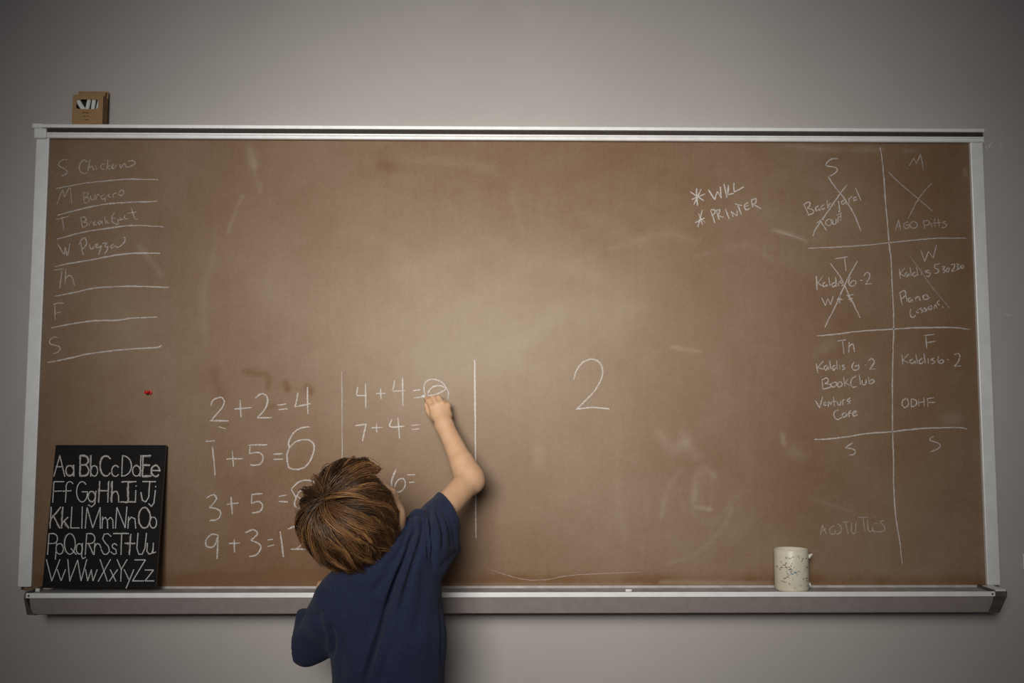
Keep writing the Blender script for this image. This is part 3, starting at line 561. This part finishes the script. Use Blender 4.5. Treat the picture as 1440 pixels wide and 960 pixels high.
# ------------------------------------------------------------------ distance-field modelling for the child
class Field:
    def __init__(s, lo, hi, h):
        s.lo = np.array(lo, float); s.h = h; s.n = np.ceil((np.array(hi)-s.lo)/h).astype(int)+1
        s.F = np.full(s.n, .06, np.float32)
    def sub(s, lo, hi):
        a = np.clip(np.floor((np.array(lo)-s.lo)/s.h).astype(int), 0, s.n-1); b = np.clip(np.ceil((np.array(hi)-s.lo)/s.h).astype(int)+1, 1, s.n)
        if np.any(b <= a): return None, None
        sl = tuple(slice(i, j) for i, j in zip(a, b))
        g = [s.lo[k]+s.h*np.arange(a[k], b[k], dtype=np.float32) for k in range(3)]
        return sl, (g[0][:, None, None], g[1][None, :, None], g[2][None, None, :])
    def mix(s, sl, d, k):
        A_ = s.F[sl]
        if k <= 0: s.F[sl] = np.minimum(A_, d); return
        hh = np.clip(.5+.5*(A_-d)/k, 0, 1); s.F[sl] = A_*(1-hh)+d*hh-k*hh*(1-hh)
    def cap(s, a, b, ra, rb=None, k=.012, sc=(1, 1, 1), cut=False):
        a = np.array(a, float); b = np.array(b, float); rb = ra if rb is None else rb; sc = np.array(sc, float)
        m = max(ra, rb)*sc.max()+.05
        sl, g = s.sub(np.minimum(a, b)-m, np.maximum(a, b)+m)
        if sl is None: return
        ab = (b-a)/sc; L2 = ab@ab+1e-12
        p = [(g[i]-a[i])/sc[i] for i in range(3)]
        t = np.clip((p[0]*ab[0]+p[1]*ab[1]+p[2]*ab[2])/L2, 0, 1)
        d = (np.sqrt((p[0]-t*ab[0])**2+(p[1]-t*ab[1])**2+(p[2]-t*ab[2])**2)-(ra+(rb-ra)*t))*sc.min()
        if cut: s.F[sl] = np.maximum(s.F[sl], -d)
        else: s.mix(sl, d, k)
    def ell(s, c, r, Rm=None, k=.012):
        c = np.array(c, float); r = np.array(r, float); m = r.max()+.05
        sl, g = s.sub(c-m, c+m)
        p = [g[i]-c[i] for i in range(3)]
        if Rm is not None: p = [p[0]*Rm[0, j]+p[1]*Rm[1, j]+p[2]*Rm[2, j] for j in range(3)]
        k0 = np.sqrt(sum((p[i]/r[i])**2 for i in range(3))); k1 = np.sqrt(sum((p[i]/r[i]**2)**2 for i in range(3)))+1e-9
        s.mix(sl, k0*(k0-1)/k1, k)
    def halfspace(s, o, n, lo, hi):                    # keep the side where n.(p-o) < 0
        sl, g = s.sub(lo, hi); n = np.array(n, float)/np.linalg.norm(n)
        s.F[sl] = np.maximum(s.F[sl], (g[0]-o[0])*n[0]+(g[1]-o[1])*n[1]+(g[2]-o[2])*n[2])
    def mesh(s):
        F = s.F; I = F < 0
        cnt = sum(I[i:I.shape[0]-1+i, j:I.shape[1]-1+j, k:I.shape[2]-1+k].astype(np.uint8) for i in (0, 1) for j in (0, 1) for k in (0, 1))
        act = (cnt > 0) & (cnt < 8); ci = np.argwhere(act); vid = np.full(act.shape, -1, np.int32); vid[act] = np.arange(len(ci))
        acc = np.zeros((len(ci), 3)); num = np.zeros(len(ci))
        cn = [(i, j, k) for i in (0, 1) for j in (0, 1) for k in (0, 1)]
        for a in cn:
            for ax in range(3):
                if a[ax]: continue
                b = list(a); b[ax] = 1
                fa = F[tuple((ci+a).T)]; fb = F[tuple((ci+b).T)]; mk = (fa < 0) != (fb < 0)
                t = np.where(mk, fa/(fa-fb+1e-12), 0); pt_ = np.tile(np.array(a, float), (len(ci), 1)); pt_[:, ax] += t
                acc += pt_*mk[:, None]; num += mk
        V = s.lo+s.h*(ci+acc/num[:, None]); Q = []
        for ax in range(3):
            u, w = [(1, 2), (2, 0), (0, 1)][ax]
            A_ = np.moveaxis(I, ax, 0); ch = A_[:-1] != A_[1:]
            e = np.argwhere(np.moveaxis(ch, 0, ax))
            e = e[(e[:, u] > 0) & (e[:, w] > 0) & (e[:, u] < I.shape[u]-1) & (e[:, w] < I.shape[w]-1)]
            du = np.zeros(3, int); du[u] = 1; dw = np.zeros(3, int); dw[w] = 1
            q = np.stack([vid[tuple(x.T)] for x in (e-du-dw, e-dw, e, e-du)], 1)
            ins = I[tuple(e.T)]; q[~ins] = q[~ins][:, ::-1]; Q.append(q)
        return V, np.vstack(Q)
def normals(V, Q):
    n = np.cross(V[Q[:, 2]]-V[Q[:, 0]], V[Q[:, 3]]-V[Q[:, 1]]); N = np.zeros_like(V)
    for i in range(4): np.add.at(N, Q[:, i], n)
    return N/(np.linalg.norm(N, axis=1, keepdims=True)+1e-12)
def relax(V, Q, it=2, f=.5):
    E = np.vstack([Q[:, [0, 1]], Q[:, [1, 2]], Q[:, [2, 3]], Q[:, [3, 0]]]); deg = np.bincount(E.ravel(), minlength=len(V))[:, None]
    for _ in range(it):
        A_ = np.stack([np.bincount(E[:, 0], V[E[:, 1], c], len(V))+np.bincount(E[:, 1], V[E[:, 0], c], len(V)) for c in range(3)], 1)
        V = V+(A_/deg-V)*f
    return V

# --- pose (points read from the photograph, each at its own depth)
HY = -.36
HC = at(507, 725, HY)                               # head centre
hu = np.array([-.47, -.08, .88]); hu /= np.linalg.norm(hu)
hf = np.array([.65, .63, .42]); hf -= hu*(hf@hu); hf /= np.linalg.norm(hf)
hr = np.cross(hf, hu); HM = np.stack([hr, hf, hu], 1)  # local -> world
def H(x, y, z): return HC + HM@np.array([x, y, z])
NB = at(530, 800, -.335); NT = H(0, -.015, -.07)
SR = at(592, 752, -.29); ER = at(661, 674, -.135); WR = at(625, 598, -.068)
SL = at(478, 838, -.33); EL = at(440, 890, -.215); WL = at(459, 845, -.145)
pelvis = np.array([at(548, 960, -.30)[0], -.30, .56]); chest = at(540, 850, -.315)
FL = np.array([pelvis[0]-.085, -.30, 0]); FR = np.array([pelvis[0]+.085, -.27, 0])
child = thing('person', 'small brown-haired child in a navy T-shirt, back turned, reaching up to write', 'person', (pelvis[0], pelvis[1], 0))
B = Field((at(405, 700, -.4)[0], -.50, -.0), (at(690, 700, -.1)[0], -.012, at(500, 540, -.02)[2]+.012), .0027)
# head
c_ = B.ell
c_(H(0, -.012, .018), (.074, .090, .080), HM)
c_(H(0, .030, -.035), (.056, .056, .062), HM, .03)
c_(H(0, .045, .005), (.060, .045, .050), HM, .02)
for s in (-1, 1):
    c_(H(s*.034, .050, -.034), (.027, .026, .026), HM, .02)
    c_(H(s*.075, -.004, -.018), (.006, .016, .026), HM, .006)
    B.cap(H(s*.078, -.010, .000), H(s*.080, -.010, -.022), .004, .005, k=.004)
    B.cap(H(s*.074, .006, -.030), H(s*.075, .002, -.042), .005, .005, k=.005)
    B.cap(H(s*.014, .0845, .013), H(s*.044, .074, .012), .006, .005, k=.008)       # brow
    B.cap(H(s*.020, .084, .000), H(s*.038, .077, .000), .0085, .0075, k=.005)      # eye
B.cap(H(0, .088, .005), H(0, .100, -.020), .006, .0095, k=.008)
for s in (-1, 1): B.cap(H(0, .094, -.023), H(s*.009, .090, -.024), .007, .005, k=.005)
B.cap(H(-.016, .080, -.045), H(.016, .080, -.045), .006, .006, k=.006); B.cap(H(-.013, .079, -.053), H(.013, .079, -.053), .0062, .0062, k=.006)
c_(H(0, .068, -.078), (.022, .018, .016), HM, .02)
B.cap(NT, NB, .040, .042, k=.02)
# trunk
B.cap(chest+[-.035, .02, .0], chest+[.045, .025, .03], .052, .052, k=.03, sc=(1, .9, 1.2))
B.cap(chest+[0, .02, 0], pelvis+[0, .005, .06], .075, .080, k=.03, sc=(1, .72, 1))
B.cap(pelvis+[-.035, 0, 0], pelvis+[.035, 0, 0], .078, .078, k=.03)
B.cap(NB+[0, .01, -.02], SR+[0, .01, -.008], .034, .032, k=.03); B.cap(NB+[0, 0, -.02], SL, .038, .040, k=.03)
# legs
for s, ft in ((-1, FL), (1, FR)):
    hip = pelvis+[s*.05, 0, -.02]; knee = (hip+ft)/2+[s*.004, .02, .02]; ank = ft+[0, -.02, .06]
    B.cap(hip, knee, .066, .044, k=.02); B.cap(knee, ank, .042, .026, k=.02); B.cap(knee+[0, -.016, -.06], knee+[0, -.012, -.13], .030, .026, k=.02)
    B.cap(ank+[0, -.008, -.030], ft+[s*.012, .095, .018], .026, .018, k=.02)
# arms
def arm(S_, E_, W_, ru, re, rw):
    B.cap(S_, E_, ru, re, k=.02); B.cap(E_, W_, re, rw, k=.016)
    m_ = E_+(W_-E_)*.28; B.cap(E_+(W_-E_)*.12, m_, re*1.02, re*.93, k=.012)
arm(SR, ER, WR, .032, .0305, .0215); arm(SL, EL, WL, .037, .030, .0215)
B.cap(ER+[.006, -.004, -.004], ER+[.004, -.004, .004], .027, .027, k=.012)
# right hand, knuckles towards the top left, fingers curling to the board round the chalk
def jt(x, y, Y): return at(x, y, Y)
PM = jt(618, 580, -.050)
KN = [jt(607.5, 573.5, -.052), jt(614.5, 569, -.055), jt(622, 567.5, -.053), jt(629.5, 569.5, -.046)]   # index..little knuckles
B.cap(WR, jt(619, 583, -.056), .0205, .019, k=.012, sc=(1, .85, 1)); B.cap(jt(613, 583, -.052), jt(611, 577, -.05), .014, .0115, k=.010); B.cap(jt(628, 583, -.050), jt(627, 574, -.046), .015, .011, k=.010)
for k_ in KN: B.cap(PM, k_, .0135, .0080, k=.008)
PIP = [jt(602.5, 564, -.036), jt(609, 559.5, -.040), jt(616.8, 559, -.037), jt(624.5, 565, -.028)]
DIP = [jt(599.5, 560, -.018), jt(605, 560.5, -.021), jt(613.5, 563, -.019), jt(621, 571, -.016)]
TIP = [jt(600.5, 561, -.012), jt(604, 565, -.015), jt(612, 569, -.018), jt(619, 577, -.019)]
for i, r_ in enumerate((.0068, .0070, .0066, .0058)):
    B.cap(KN[i], PIP[i], r_*1.08, r_, k=.0025); B.cap(PIP[i], DIP[i], r_, r_*.9, k=.0022); B.cap(DIP[i], TIP[i], r_*.9, r_*.78, k=.002)
T0, T1, T2, T3 = jt(611, 588, -.040), jt(603, 578, -.028), jt(600.5, 570, -.020), jt(600, 565, -.013)
B.cap(T0, T1, .011, .0082, k=.008); B.cap(T1, T2, .0078, .0070, k=.003); B.cap(T2, T3, .0070, .0058, k=.003)
# left hand resting on the tray edge
LH = np.array([at(461, 834, -.10)[0], -.112, zl+.0165])
B.cap(WL, LH+[0, -.008, .002], .0205, .017, k=.012); B.cap(LH+[-.012, -.005, 0], LH+[.014, -.005, 0], .0135, .013, k=.01)
for i, (dx, ln) in enumerate(((-.019, .030), (-.0065, .034), (.006, .032), (.018, .026))):
    a = LH+[dx*.9, .010, .002]; b = LH+[dx*1.15, .010+ln*.5, .0035]; e = LH+[dx*1.2, .010+ln, -.0065]
    B.cap(a, b, .0072, .0066, k=.003); B.cap(b, e, .0066, .0056, k=.003)
B.cap(LH+[.018, -.012, -.001], LH+[.030, .006, -.003], .009, .0065, k=.005); B.cap(LH+[.030, .006, -.003], LH+[.029, .022, -.005], .0066, .0056, k=.003)
Vb, Qb = B.mesh(); Vb = relax(Vb, Qb, 1, .4)
def skin_mat():
    m = mat('warm_skin', (.60, .36, .21), .5, 0, 35, (.65, .40, .25), .08, 300)
    b = m.node_tree.nodes['Principled BSDF']; b.inputs['Subsurface Weight'].default_value = .18; b.inputs['Subsurface Radius'].default_value = (.010, .004, .002); b.inputs['Subsurface Scale'].default_value = 1.
    return m
bodyo = raw('body', Vb, Qb, skin_mat(), child, True)
# eyes, brows and lips sit on the hidden side of the head
M_EYE = mat('eye_white', (.8, .78, .75), .2); M_IRIS = mat('brown_iris', (.08, .04, .02), .2); M_LIP = mat('lip_skin', (.50, .20, .15), .45)
for s in (-1, 1):
    g = bmesh.new(); bmesh.ops.create_uvsphere(g, u_segments=16, v_segments=10, radius=.0085)
    p = H(s*.029, .0825, .000)
    for v in g.verts: v.co = Vector(p + HM@np.array((v.co.x*1.15, v.co.y*.75, v.co.z*.62)))
    e_ = obj('eye', g, M_EYE, child, True)
    g = bmesh.new(); bmesh.ops.create_uvsphere(g, u_segments=12, v_segments=8, radius=.004); p = H(s*.029, .0865, .000)
    for v in g.verts: v.co = Vector(p + HM@np.array((v.co.x, v.co.y*.7, v.co.z)))
    obj('iris', g, M_IRIS, e_, True)
g = bmesh.new(); bmesh.ops.create_uvsphere(g, u_segments=16, v_segments=8, radius=1.)
p = H(0, .0825, -.049)
for v in g.verts: v.co = Vector(p + HM@np.array((v.co.x*.017, v.co.y*.0048, v.co.z*.0062)))
obj('lips', g, M_LIP, child, True)

# --- shirt
T = Field((at(400, 700, -.4)[0], -.52, .44), (at(665, 700, -.1)[0], -.12, at(600, 690, -.2)[2]+.02), .0030)
def q(px, py, Y): return at(px, py, Y)
FLAT = (1, .74, 1)
T.cap(q(546, 1010, -.30), q(546, 900, -.30), .124, .122, k=.02, sc=FLAT)
T.cap(q(546, 900, -.30), q(552, 815, -.305), .122, .108, k=.02, sc=FLAT)
T.cap(q(504, 868, -.31), q(506, 845, -.32), .085, .080, k=.03, sc=(1, .85, 1))
T.cap(q(482, 850, -.33), q(560, 785, -.33), .058, .072, k=.03, sc=(1, .9, 1))          # shoulder yoke
T.cap(q(548, 786, -.32), q(588, 768, -.30), .068, .062, k=.03)
T.cap(q(512, 822, -.335), q(538, 802, -.335), .056, .058, k=.025)
T.cap(q(594, 757, -.31), q(618, 732, -.245), .052, .047, k=.015)
T.cap(q(618, 732, -.245), ER, .045, .041, k=.015)
T.cap(q(600, 780, -.29), q(622, 764, -.25), .056, .040, k=.02)
T.cap(q(618, 776, -.265), q(641, 771.5, -.235), .042, .012, k=.012)
T.cap(q(588, 729, -.30), q(596, 740, -.30), .0225, k=.005)                         # bunched peak on the shoulder
T.cap(q(558, 768, -.325), q(563, 764, -.315), .034, k=.02)
T.cap(q(478, 842, -.33), q(462, 868, -.31), .050, .044, k=.02)
T.cap(q(456, 872, -.31), q(440, 903, -.27), .044, .042, k=.02)
T.cap(q(448, 884, -.28), q(425, 867, -.25), .038, .017, k=.012)
T.cap(q(431, 872, -.26), q(429, 908, -.26), .023, .030, k=.015)
T.cap(q(440, 905, -.28), q(430, 912, -.27), .040, .036, k=.02)
# hems
T.halfspace((0, 0, .475), (0, 0, -1), T.lo, T.lo+T.h*T.n)
so = q(631, 719.5, -.21); sn = np.array([.86, .35, .42])
T.halfspace(so, sn, q(600, 785, -.4)-[0, .1, 0], q(700, 650, -.1)+[0, .1, .02])
ad = (ER-SR)/np.linalg.norm(ER-SR)
T.cap(so-ad*.012, ER, .0385, .040, cut=True)
lo_ = q(418, 890, -.22); ln_ = np.array([-.75, .62, -.15])
T.halfspace(q(416, 890, -.25), ln_, q(380, 950, -.52)-[0, .1, .02], q(452, 840, -.1)+[0, .1, .02])
T.cap(EL+[.01, -.02, .012], EL+[-.06, .06, -.01], .036, .045, cut=True)
T.cap(EL+[.0, .0, .0], WL, .036, .036, cut=True)
Vs, Qs = T.mesh(); Vs = relax(Vs, Qs, 3, .5); Ns = normals(Vs, Qs)
# creases: each a polyline in photograph pixels on the back of the shirt, with depth and width
def pix(V):
    d = V-CAM; z = d@FW; return np.c_[720+F_PX*(d@RT)/z, 480-F_PX*(d@UP)/z]
PX = pix(Vs); back = np.clip(-Ns[:, 1]*1.6+.25, 0, 1)
disp = np.zeros(len(Vs))
def crease(P, dep, w, side=0.):
    P = catmull(P, 5); best = np.full(len(Vs), 1e9); tt = np.zeros(len(Vs)); sg = np.zeros(len(Vs)); m = len(P)-1
    for i, (a, b) in enumerate(zip(P[:-1], P[1:])):
        ab = b-a; r_ = PX-a; t = np.clip((r_@ab)/(ab@ab+1e-9), 0, 1); dd = r_-t[:, None]*ab; d = np.hypot(*dd.T)
        u = d < best; best = np.where(u, d, best); tt = np.where(u, (i+t)/m, tt); sg = np.where(u, np.sign(ab[0]*r_[:, 1]-ab[1]*r_[:, 0]), sg)
    fade = np.clip(np.minimum(tt, 1-tt)*5+.25, 0, 1)
    global disp
    dep = dep*1.45
    disp = disp-dep*np.exp(-(best/w)**2)*fade + side*dep*sg*(best/w)*np.exp(-(best/w)**2)*1.6*fade
for P, d_, w_, s_ in (([(583, 742), (568, 785), (548, 840), (528, 900), (508, 965)], .0085, 5, 1.0), ([(594, 722), (590, 760), (575, 810), (560, 860)], .005, 6, .8),
                      ([(598, 715), (600, 750), (604, 790)], .005, 3, .6), ([(604, 711), (610, 745), (612, 800)], .006, 3.2, -.6), ([(611, 708), (620, 740), (622, 775)], .004, 3, .6),
                      ([(617, 705), (629, 735), (634, 768)], .003, 2.6, .5), ([(624, 703), (636, 735), (641, 765)], .0025, 2.5, -.4), ([(590, 716), (596, 735), (592, 770)], .005, 3, -.5),
                      ([(579, 728), (581, 745), (572, 765)], .006, 3.2, .6), ([(573, 735), (566, 765), (552, 790)], .005, 4, .6), ([(600, 712), (606, 730), (606, 760)], .004, 2.4, .6),
                      ([(482, 815), (478, 860), (480, 910), (481, 965)], .0042, 10, -.25), ([(500, 822), (520, 850), (545, 862)], .004, 9, .3), ([(486, 820), (500, 850), (525, 880)], .004, 8, .4),
                      ([(555, 775), (540, 810), (520, 835)], .0035, 7, .5), ([(567, 790), (545, 850), (512, 905)], .003, 7, -.4), ([(462, 880), (466, 900), (463, 925)], .007, 4, .4), ([(425, 862), (440, 868), (455, 862)], .004, 6, .3),
                      ([(440, 855), (452, 880), (459, 905)], .0035, 6, -.3), ([(623, 815), (620, 870), (623, 960)], .003, 3.5, .5), ([(610, 850), (606, 900), (612, 960)], .002, 6, .3),
                      ([(622, 800), (634, 786), (646, 776)], .0035, 5, .4), ([(560, 900), (545, 930), (535, 965)], .003, 8, -.4), ([(596, 790), (590, 850), (580, 900)], .003, 9, .4), ([(448, 815), (455, 835), (463, 850)], .003, 7, .3)):
    crease(P, d_, w_, s_)
wob = .0016*np.sin(Vs[:, 0]*55+Vs[:, 2]*31)+.0012*np.sin(Vs[:, 0]*23-Vs[:, 2]*61+1.)
Vs = Vs+Ns*((disp*back+wob*back)[:, None]); Vs = relax(Vs, Qs, 1, .4)
def shirt_mat():
    m = mat('navy_jersey', (.013, .018, .044), .9, 0, 420, (.022, .030, .066), .6, 1100, .15)
    m.node_tree.nodes['Principled BSDF'].inputs['Sheen Weight'].default_value = .06
    return m
raw('t_shirt', Vs, Qs, shirt_mat(), child, True)

# --- shorts and shoes below the frame
S2 = Field((pelvis[0]-.2, -.45, .26), (pelvis[0]+.2, -.14, .60), .005)
S2.cap(pelvis+[-.03, 0, -.02], pelvis+[.03, 0, -.02], .088, k=.02, sc=(1, .9, .8))
for s in (-1, 1): S2.cap(pelvis+[s*.050, 0, -.06], pelvis+[s*.075, .01, -.25], .076, .078, k=.02)
S2.halfspace((0, 0, .305), (0, 0, -1), S2.lo, S2.lo+S2.h*S2.n)
for s in (-1, 1): S2.cap(pelvis+[s*.07, .01, -.23], pelvis+[s*.08, .01, -.33], .066, .066, cut=True)
v_, q_ = S2.mesh(); raw('shorts', relax(v_, q_, 2), q_, mat('grey_shorts', (.09, .09, .10), .9, 0, 300, (.11, .11, .12), .3, 900), child, True)
for ft, s in ((FL, -1), (FR, 1)):
    S3 = Field(ft-[.08, .1, .0], ft+[.08, .17, .12], .004)
    S3.cap(ft+[0, -.030, .040], ft+[s*.010, .090, .030], .037, .034, k=.02, sc=(1, 1, .95)); S3.cap(ft+[0, -.022, .045], ft+[0, -.020, .075], .036, .033, k=.02)
    S3.halfspace(ft+[0, 0, .0015], (0, 0, -1), S3.lo, S3.lo+S3.h*S3.n)
    S3.cap(ft+[0, -.02, .08], ft+[0, -.02, .12], .028, .030, cut=True)
    v_, q_ = S3.mesh(); raw('shoe', relax(v_, q_, 2), q_, mat('dark_shoe_canvas', (.05, .05, .06), .7), child, True)

# --- hair: thousands of tapered strands in clumps round the crown whorl
EC = np.array([0, -.012, .018]); ER3 = np.array([.076, .092, .082])
Wd = HM.T@np.array([-.50, -.76, .36]); Wd /= np.linalg.norm(Wd)
camd = HM.T@np.array([0, -1., 0])
NC, NS, NP = 620, 24, 12
d = rng.normal(size=(NC*5, 3)); d /= np.linalg.norm(d, axis=1, keepdims=True)
lowlim = np.where(d[:, 1] > .25, .30+.55*(d[:, 1]-.25), np.where(d[:, 1] > -.3, -.15-.2*(.25-d[:, 1]), -.62))
d = d[d[:, 2] > lowlim][:NC]; NC = len(d)
phi0 = np.arccos(np.clip(d@Wd, -1, 1))
ax = np.cross(Wd, d); ax /= (np.linalg.norm(ax, axis=1, keepdims=True)+1e-9)
e1 = np.cross(ax, Wd)                                # azimuth direction for each clump
az = np.arctan2(e1@np.cross(Wd, [0, 0, 1.]), e1@np.array([0, 0, 1.]))
down = HM.T@np.array([0, 0, -1.])
toward_face = e1[:, 1]                               # + when the clump runs forwards
L_ = rng.uniform(1.0, 1.45, NC)
phimax = 1.88+.15*rng.standard_normal(NC)+.30*np.clip(e1@down, 0, 1)
phimax = phimax+.42*np.clip(e1@np.array([.45, .45, -.77]), 0, 1)**2
phimax = np.where(toward_face > .2, phimax-.12*toward_face, phimax)
phie = np.minimum(phi0+L_, phimax+.22*rng.random(NC)); phie = np.maximum(phie, phi0+.25)
lay = np.clip(.036*(1-phi0/2.2)+rng.normal(0, .0035, NC), .010, .045)
t = np.linspace(0, 1, NP)
ph = phi0[:, None]+(phie-phi0)[:, None]*t
sw = .22*np.sin(np.clip(ph, 0, pi))*1.0 + (rng.normal(0, .10, NC)[:, None]*t)     # gentle swirl and disorder
wv = .13*np.sin(t*6+rng.uniform(0, 6, NC)[:, None])*t**1.3*np.clip((ph-.9)*1.6, 0, 1)
e2 = np.cross(np.broadcast_to(Wd, e1.shape), e1)
azv = sw+wv
dirs = np.cos(ph)[..., None]*Wd + np.sin(ph)[..., None]*(np.cos(azv)[..., None]*e1[:, None]+np.sin(azv)[..., None]*e2[:, None])
flick = (rng.random(NC)**1.5*.012)[:, None]*t**4*np.clip(e1@down, 0, 1)[:, None]
hgt_ = lay[:, None]*(1-(1-t)**2.2)*(1-.35*np.clip(ph-1.3, 0, 1))*(1-.35*t**3)+flick + (.003+.004*rng.random(NC)[:, None]*t**3)
cur = EC+dirs*ER3+dirs*hgt_[..., None]               # clump guide curves, head space
grav = np.clip(ph-1.2, 0, 1)[..., None]*t[None, :, None]*.040
cur = cur+grav*down
off = rng.normal(0, 1, (NC, NS, 1, 3))*np.array([.0056])*(1-.74*t)[None, None, :, None]
frz = np.cumsum(rng.normal(0, .0006, (NC, NS, NP, 3)), 2)
st = (cur[:, None]+off+frz)
ln = rng.uniform(.8, 1.0, (NC, NS))                   # uneven lengths
ti = ln[..., None]*t*(NP-1); i0 = np.minimum(ti.astype(int), NP-2); fr = (ti-i0)[..., None]
I, J = np.ogrid[:NC, :NS]; I = I[..., None]; J = J[..., None]
st = st[I, J, i0]*(1-fr)+st[I, J, i0+1]*fr
st = st.reshape(-1, NP, 3)
# keep hair off the face and above the scalp
rel = (st-EC)/(ER3+.004); rn = np.linalg.norm(rel, axis=2, keepdims=True); st = np.where(rn < 1, EC+rel/np.maximum(rn, .3)*(ER3+.004), st)
face = (st[..., 1] > .042-.25*np.clip(st[..., 2], 0, .05)+2.4*np.clip(-.018-st[..., 2], 0, .05)) & (st[..., 2] < .066)
bad = face.argmax(1); has = face.any(1)
keep = ~(has & (bad < 3)); 
for i in range(NP-1):                                 # stop a strand where it would enter the face
    m_ = has & (bad <= i+1) ; st[m_, i+1] = st[m_, i]+(st[m_, i]-st[m_, max(i-1, 0)])*.12
clump = np.repeat(np.arange(NC), NS)[keep]; st = st[keep]
Wst = HC+st@HM.T
tan = np.gradient(Wst, axis=1); tan /= (np.linalg.norm(tan, axis=2, keepdims=True)+1e-9)
out = Wst-HC; s1 = np.cross(tan, out); s1 /= (np.linalg.norm(s1, axis=2, keepdims=True)+1e-9); s2 = np.cross(tan, s1)
rad = (.00075*(1-.75*np.linspace(0, 1, NP)**2))[None, :, None]
ringv = np.stack([Wst+rad*(cos(a)*s1+sin(a)*s2) for a in (pi/2, pi/2+2*pi/3, pi/2+4*pi/3)], 2)
ns = len(Wst); Vh = ringv.reshape(-1, 3); base = np.arange(ns)[:, None, None]*NP*3+np.arange(NP-1)[None, :, None]*3; k3 = np.arange(3)[None, None]
Qh = np.stack([base+k3, base+(k3+1) % 3, base+3+(k3+1) % 3, base+3+k3], -1).reshape(-1, 4)
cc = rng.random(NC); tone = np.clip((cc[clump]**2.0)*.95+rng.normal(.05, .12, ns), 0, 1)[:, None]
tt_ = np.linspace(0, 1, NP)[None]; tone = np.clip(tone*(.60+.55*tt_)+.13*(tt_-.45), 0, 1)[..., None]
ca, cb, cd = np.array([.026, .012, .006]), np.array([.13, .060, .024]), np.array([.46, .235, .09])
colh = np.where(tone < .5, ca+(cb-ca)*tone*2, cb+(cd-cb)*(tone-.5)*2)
colh = np.repeat(colh[:, :, None], 3, 2).reshape(-1, 3)
def hair_mat():
    m = bpy.data.materials.new('brown_hair'); m.use_nodes = True; nt = m.node_tree; b = nt.nodes['Principled BSDF']
    a = nt.nodes.new('ShaderNodeAttribute'); a.attribute_name = 'tone'; nt.links.new(a.outputs['Color'], b.inputs['Base Color'])
    b.inputs['Roughness'].default_value = .42; b.inputs['Specular IOR Level'].default_value = .45
    return m
M_HAIR = hair_mat()
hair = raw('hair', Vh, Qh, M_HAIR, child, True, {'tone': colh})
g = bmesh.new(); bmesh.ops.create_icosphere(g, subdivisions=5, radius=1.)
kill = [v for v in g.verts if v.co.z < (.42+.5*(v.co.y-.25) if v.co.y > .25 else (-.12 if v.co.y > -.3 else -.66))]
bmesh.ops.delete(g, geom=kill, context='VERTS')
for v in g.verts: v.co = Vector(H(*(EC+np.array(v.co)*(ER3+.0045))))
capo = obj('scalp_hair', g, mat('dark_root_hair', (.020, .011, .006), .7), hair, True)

# --- the piece of chalk in the hand
c0 = jt(594.2, 556.3, -.004); c1 = jt(607, 565.5, -.026)
g = bmesh.new(); tube(g, c0, c1, .0034, .0042, 12)
tag(obj('chalk_piece', g, M_STICK, None, True), 'stub of white chalk held in the child\'s raised right hand', 'chalk')
